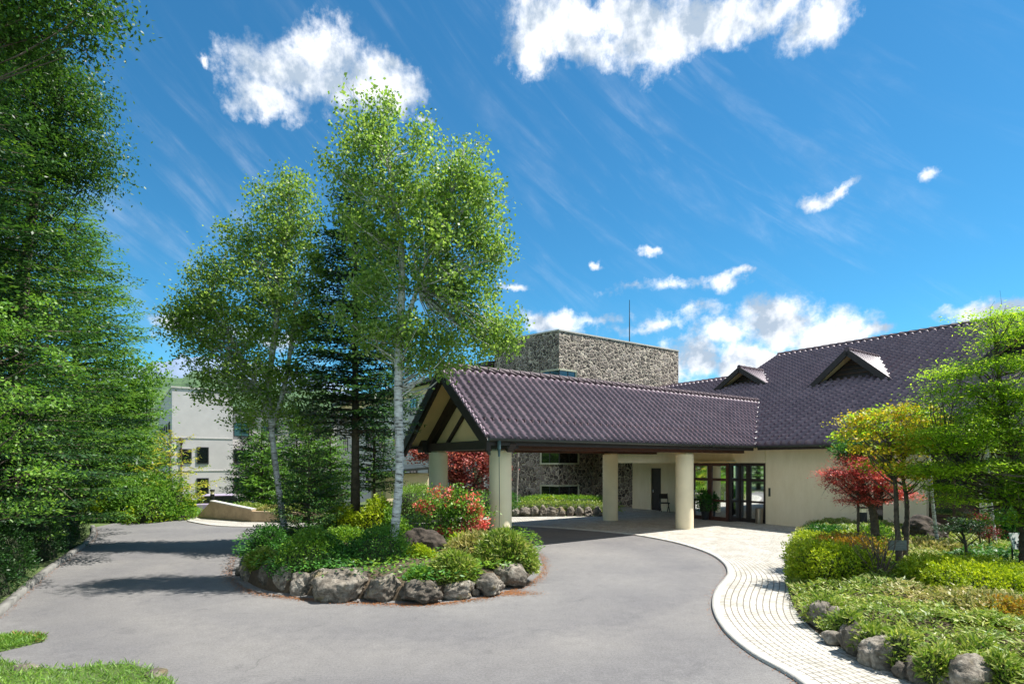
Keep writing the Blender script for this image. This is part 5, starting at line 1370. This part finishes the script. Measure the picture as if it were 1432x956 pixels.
# boulders on the path side
rb = [(1146,876,30,34,'knobbly dark boulder at the left end of the right-hand bed edging'),(1166,880,20,36,'narrow upright boulder second in the right-hand bed edging'),(1164,899,28,18,'small low stone in front of the narrow upright boulder'),
      (1196,913,38,44,'tall rounded boulder with a mossy top third of the large ones on the right-hand bed'),(1236,932,58,44,'broad creased grey boulder in the middle of the right-hand bed edging'),(1288,952,44,32,'mossy yellow-topped boulder right of the broad creased one'),
      (1283,920,32,26,'pale boulder set back above the mossy yellow-topped boulder'),(1357,968,56,50,'large cracked block at the lower right of the bed edging'),(1318,915,30,18,'small half-hidden stone behind the large cracked block'),(1410,965,44,40,'pale grey boulder at the lower right corner of the photo'),(1222,893,26,18,'small stone tucked in the grass above the tall rounded boulder'),(1462,1000,60,40,'boulder just beyond the lower right corner'),(1132,864,22,20,'small stone at the very start of the right-hand bed edging, beside the path bend'),(1183,896,22,26,'slim brown stone between the narrow upright and the tall rounded boulder'),(1214,925,26,20,'low wedge stone between the tall rounded and the broad creased boulder'),(1262,945,26,22,'low dark stone between the broad creased and the mossy yellow-topped boulder'),(1326,962,30,26,'brown stone between the mossy yellow-topped boulder and the cracked block'),(1260,908,30,22,'rough stone half under bamboo grass above the broad creased boulder')]
for i, (px, py, w, h, lab) in enumerate(rb):
    b = P(px, py, .06); k = b.y/FPX; rw, rh = w*k*.56, h*k*.62; nrm = Vector((.45,.35,0))
    boulder('boulder', lab, (b.x+rw*.3, b.y+rw*.4, .03+rh*.72), (rw*1.12, rw*.9, rh*.92), 520+i, 'boulders edging the right-hand bed', rz=random.uniform(-.5,.5))
# clipped hedges
def hedge_px(label, px, py, w, top, n, seed, mt='l_hedge', sec=None, z=.45, depthm=None, rz=0, leaf=.055, box=.6, zb=.15, amp=.07, name='hedge'):
    p = P(px, py, z); k = p.y/FPX; dm = depthm or w*k*.5; yc = p.y+dm*.8
    zt = CAMH-(top-HZ)/FPX*(yc+dm*.3)
    return shrub(name, label, 'hedge', (px*0+(px-CX)/FPX*yc, yc, zb), (w*k*.5, dm, zt-zb), n, leaf, mt, seed, box=box, amp=amp, second=sec, rz=rz)
hedge_px('dark-sided clipped yellow-green azalea hedge at the left of the right-hand bed', 1168, 806, 104, 761, 16000, 541, sec=('l_drysasa', 2.2, 2), depthm=.85)
hedge_px('yellow-green clipped azalea with orange shoots behind the dark-sided hedge', 1178, 786, 92, 750, 10000, 542, sec=('l_orange', 1.7, 2.4), depthm=.8)
hedge_px('small bright clipped azalea at the top left corner of the right-hand bed', 1146, 768, 54, 745, 5000, 543, depthm=.8)
hedge_px('small bright clipped azalea left of the red maple foot', 1204, 768, 58, 745, 5500, 544, depthm=.7)
hedge_px('wide bright yellow clipped azalea hedge at the right edge of the photo', 1362, 836, 156, 784, 28000, 545, sec=('l_orange', 2.3, 2), depthm=1.0, leaf=.05)
hedge_px('bright yellow azalea continuing the hedge beyond the right edge', 1480, 850, 130, 796, 9000, 546, depthm=.9)
hedge_px('dry grey twiggy shrub below the wide yellow hedge', 1392, 868, 130, 832, 9000, 547, mt='l_drysasa', sec=('l_orange', 1.6, 3), depthm=.5, leaf=.06)
hedge_px('dark green low shrub at the foot of the beige wall', 1155, 748, 60, 736, 3500, 548, mt='l_shrub', depthm=.4, leaf=.07, zb=.05)
hedge_px('leafy green weeds at the foot of the beige wall behind the red maple', 1225, 758, 70, 735, 4500, 549, mt='l_midhedge', depthm=.5, leaf=.09, zb=.1, box=0, amp=.3)
hedge_px('dark bush against the timber wall at the right', 1410, 760, 80, 705, 6000, 550, mt='l_shrub', depthm=.8, leaf=.09, box=0, amp=.3)
hedge_px('pale variegated bamboo grass drift behind the plaque', 1300, 776, 110, 756, 9000, 551, mt='l_drysasa', depthm=1.2, leaf=.10, box=0, amp=.12)
# bare twiggy bush
def twiggy(p, label, seed, h=.9):
    r = np.random.default_rng(seed); m = MB()
    for _ in range(26):
        e = np.array(p)+np.array([r.normal()*.28, r.normal()*.25, h*(.5+.6*r.random())]); limb(m, np.array(p)+r.normal(size=3)*np.array([.06,.06,0]), e, .014, .004, r, sag=-.1, n=3, sides=4)
        for _ in range(3): limb(m, e, e+r.normal(size=3)*.14+np.array([0,0,.08]), .005, .002, r, n=2, sides=3)
    tag(m.build('bare_bush', M['bark'], None), label, 'bush')
twiggy(P(1232, 808, .45), 'bare dark twiggy bush in the gap left of the plaque tree', 561)
for k, (px, py, w, lab) in enumerate([(1150,858,44,'bamboo grass tuft hanging over the knobbly boulder at the path bend'),(1186,876,46,'bamboo grass tuft behind the slim brown stone'),(1218,900,52,'bamboo grass tuft spilling over the tall rounded boulder'),
        (1262,916,56,'bamboo grass tuft spilling over the broad creased boulder'),(1312,938,50,'bamboo grass tuft between the mossy boulder and the large cracked block'),(1366,930,60,'bamboo grass tuft behind the large cracked block'),(1402,950,44,'bamboo grass tuft at the lower right corner of the photo')]):
    p = P(px, py, .25); k_ = p.y/FPX; q = w*k_*.5
    shrub('bamboo_clump', lab, 'bamboo clump', (p.x+q*.4, p.y+q*.5, .12), (q, q*.8, .36), 900, .095, 'l_sasa', 700+k, ratio=.24, group='bamboo grass tufts along the right-hand boulders', up=.3, amp=.25, sprout=.3)
# trees of the right-hand bed
broadleaf('yellow_tree', 'small tree with golden-yellow leaves and two dark stems in front of the main roof', 'tree',
    [trunk_px(11.6, [(1260,806,8),(1258,770,8),(1254,730,7),(1253,690,6),(1250,660,5),(1245,630,3),(1240,600,2)]),
     trunk_px(11.9, [(1266,780,7),(1268,740,7),(1268,700,6),(1262,660,4),(1266,620,3),(1268,590,2)])],
    blobs_px(11.8, [(1255,578,42,9),(1212,588,36,10),(1202,606,30,8),(1240,605,44,10),(1285,592,34,10),(1215,628,34,9),(1262,628,40,9),(1285,612,30,9),(1245,648,36,7),(1296,572,24,6),(1225,655,30,8),(1275,660,30,10),(1190,612,20,6)], kd=1.3), 280, 34, .064, 'l_yellow', 'bark', 571, cr=.20, flat=.38, up=.9, ratio=.6, second=('l_maple', .4), rise=.7)
broadleaf('dark_pine', 'small dark green tree tucked below the yellow crown at the eave', 'tree',
    [trunk_px(13.5, [(1200,748,4),(1200,700,3.5),(1198,660,2.5),(1196,640,1.5)])],
    blobs_px(13.5, [(1192,628,24,11),(1208,640,16,9)]), 60, 40, .07, 'l_shrub', 'bark', 572, cr=.18, flat=.5)
broadleaf('red_maple', 'low weeping red-leaved Japanese maple before the beige wall', 'maple tree',
    [trunk_px(13.3, [(1224,748,12),(1222,722,11),(1216,700,9),(1208,680,6),(1195,665,3)]), trunk_px(13.3, [(1219,710,7),(1232,690,5),(1244,670,3)])],
    blobs_px(13.3, [(1205,645,34,11),(1180,662,34,11),(1215,665,45,13),(1170,676,24,7),(1195,684,30,9),(1235,682,30,10),(1205,700,36,7),(1262,690,24,9),(1240,650,22,10)]), 330, 46, .062, 'l_red', 'bark', 573, cr=.20, flat=.28, up=2.2, ratio=.32, droop=.35, rise=.5)
broadleaf('green_maple', 'large layered green Japanese maple filling the right edge of the photo', 'maple tree',
    [trunk_px(11.0, [(1440,800,26),(1438,740,22),(1432,690,17),(1420,640,12),(1405,580,9),(1396,520,5),(1390,470,2.5)]),
     trunk_px(11.0, [(1435,720,14),(1400,680,10),(1360,650,7),(1320,625,4)]), trunk_px(10.6, [(1436,700,12),(1470,640,9),(1490,560,5)])],
    blobs_px(10.8, [(1398,448,38,16),(1425,465,32,20),(1385,478,30,12),(1370,512,45,14),(1420,510,40,20),(1335,525,30,11),(1318,545,24,10),(1365,550,50,18),(1425,560,45,26),(1330,580,36,14),(1375,600,55,22),(1430,620,45,34),(1315,620,40,16),(1290,650,34,14),(1350,650,60,20),(1415,680,45,24),(1300,680,34,12),(1340,695,45,14),(1400,720,38,12),(1345,440,10,5),(1305,560,26,10),(1300,600,30,12),(1350,625,40,14),(1310,660,36,12),(1490,560,60,90),(1500,680,60,60),(1420,650,40,20),(1440,710,40,16),(1380,570,40,14)], kd=1.1),
    850, 70, .066, 'l_maple', 'bark', 574, cr=.30, flat=.16, up=2.6, ratio=.42, droop=.25, rise=.35)
for k, (px, lab) in enumerate([(1304,'thin white birch stem standing in front of the timber wall, left of the pale pilaster'),(1385,'thin white birch stem right of the pale pilaster')]):
    broadleaf('birch_tree', lab, 'birch tree', [trunk_px(14.3, [(px+8,770,5),(px+4,735,5),(px,700,4.5),(px-4,650,4),(px-6,600,3)])], blobs_px(14.3, [(px-4,610,26,20),(px-8,590,22,16)]), 40, 34, .08, 'l_maple', 'birch', 575+k, cr=.25)
broadleaf('dwarf_pine', 'small flat-topped garden pine in the middle of the right-hand bed', 'pine tree',
    [trunk_px(12.2, [(1352,778,4),(1350,760,4),(1346,745,3),(1340,735,2)])], blobs_px(12.2, [(1330,738,18,4),(1352,730,22,5),(1372,740,14,4)]), 50, 46, .06, 'l_firdark', 'bark', 581, cr=.14, flat=.35, ratio=.25, up=1)
for k, (px, py, lab) in enumerate([(1370,725,'small deep red shrub by the pale pilaster'),(1383,745,'lower deep red shrub beside the white birch stem')]):
    broadleaf('red_shrub', lab, 'shrub', [trunk_px(13.6, [(px+2,772,3),(px,750,2)])], blobs_px(13.6, [(px, py, 11, 9)]), 20, 36, .05, 'l_darkred', 'bark', 583+k, cr=.14, ratio=.35)
# big trunk / round bush in shade
p = P(1342, 772, .3); boulder('garden_rock', 'dark rounded garden rock behind the small pine', (p.x, p.y+1.2, .55), (.62,.5,.52), 590, None, mat='dark_rock')
# plant label plaque on a post
p = P(1255, 803, .45); root = empty('plant_plaque', p, 'small grey weathered plaque on a thin post before the two-stemmed yellow tree', 'sign')
q = D(1255, 762, p.y-.0); m = MB(); m.box(q, (.34, .03, .19)); m.build('plate', M['plaque'] if 'plaque' in M else mat_plain('weathered_plaque', (.13,.14,.12), .7, .25, 20), root)
m = MB(); m.tube([p-Vector((0,-.03,.1)), Vector((q.x, p.y+.03, q.z))], .02, 8); m.build('post', M['bark'], root)
# engraved lines of the plaque
m = MB()
for k in range(3): m.box((q.x, q.y-.017, q.z+.05-k*.045), (.24 if k else .16, .003, .010))
m.build('engraving', M['kerbstone'], root)
# garden guide board at the right edge
p = P(1425, 792, .45); root = empty('guide_board', p, 'white garden guide board with a black printed map at the right edge of the photo', 'sign')
q = D(1434, 756, p.y); up = Vector((0,0,1)); m = MB(); m.beam(q-Vector((.30,0,0)), q+Vector((.30,0,0)), .03, .34, up=Vector((0,.35,1))); m.build('panel', M['flashing'], root)
m = MB(); r = np.random.default_rng(3)
for k in range(70):
    x, z = r.uniform(-.27,.27), r.uniform(-.14,.05); m.beam(q+Vector((x,-.019+.35*z*0,z))+Vector((0,.35*z-.002,0)), q+Vector((x+r.uniform(.02,.06),-.019,z))+Vector((0,.35*z-.002,0)), .006, r.uniform(.012,.035), up=Vector((0,.35,1)))
m.build('map_print', M['frame'], root)
m = MB()
for s in (-.24,.24): m.tube([Vector((q.x+s, p.y+.05, .3)), Vector((q.x+s, p.y+.03, q.z))], .02, 8)
m.build('leg', M['dark_metal'], root)
# bollard lamp in front of the beige wall
p = P(1206, 748, .15); root = empty('garden_light', p, 'dark square garden light post standing against the beige wall left of the red maple trunk', 'garden light')
m = MB(); m.box((p.x, p.y, .45), (.20,.20,.95)); m.build('post', M['dark_metal'], root)
m = MB(); m.box((p.x, p.y, 1.0), (.16,.16,.14)); m.build('lens', M['column'], root)
m = MB(); m.box((p.x, p.y, 1.09), (.22,.22,.04)); m.build('cap', M['dark_metal'], root)
# things under the porch
p = P(1060, 731, .05); m = MB(); m.lathe((p.x, p.y-.1, .05), [(.15,0),(.15,.62),(.13,.64),(.13,.60)], 24); tag(m.build('ash_stand', M['steel'] if 'steel' in M else mat_plain('brushed_steel', (.30,.25,.20), .3, .1, 3, metallic=.8)), 'cylindrical metal bin beside the glass doors', 'bin')
p = P(929, 715, .05)
def chair(p):
    root = empty('chair', p, 'dark folded chair standing against the beige porch wall beside the side door', 'chair')
    def T(x, y, z): return Vector((p.x+x, p.y+y, p.z+z))
    for x in (-.22, .22):
        m = MB(); m.tube([T(x,.2,0), T(x,-.1,.45)], .02, 6); m.build('leg', M['dark_metal'], root)
        m = MB(); m.tube([T(x,-.25,0), T(x,.12,.5), T(x,.25,.95)], .02, 6); m.build('leg', M['dark_metal'], root)
    m = MB(); m.box(T(0,-.02,.46), (.46,.42,.05)); m.build('seat', M['dark_wood'], root)
    m = MB(); m.box(T(0,.22,.80), (.44,.04,.26)); m.build('backrest', M['dark_wood'], root)
chair(p)
p = P(980, 726, .05); m = MB(); root = empty('potted_plant', (p.x+.2, p.y, .05), 'tall potted green plant beside the near column at the glass doors', 'potted plant')
m.lathe((p.x+.2, p.y, .05), [(.14,0),(.18,.34),(.19,.36),(.16,.36)], 20); m.build('pot', M['dark_metal'], root)
shrub('plant', None, None, (p.x+.2, p.y, .45), (.32,.32,1.15), 900, .12, 'l_shrub', 601, ratio=.35, parent=root, amp=.3)
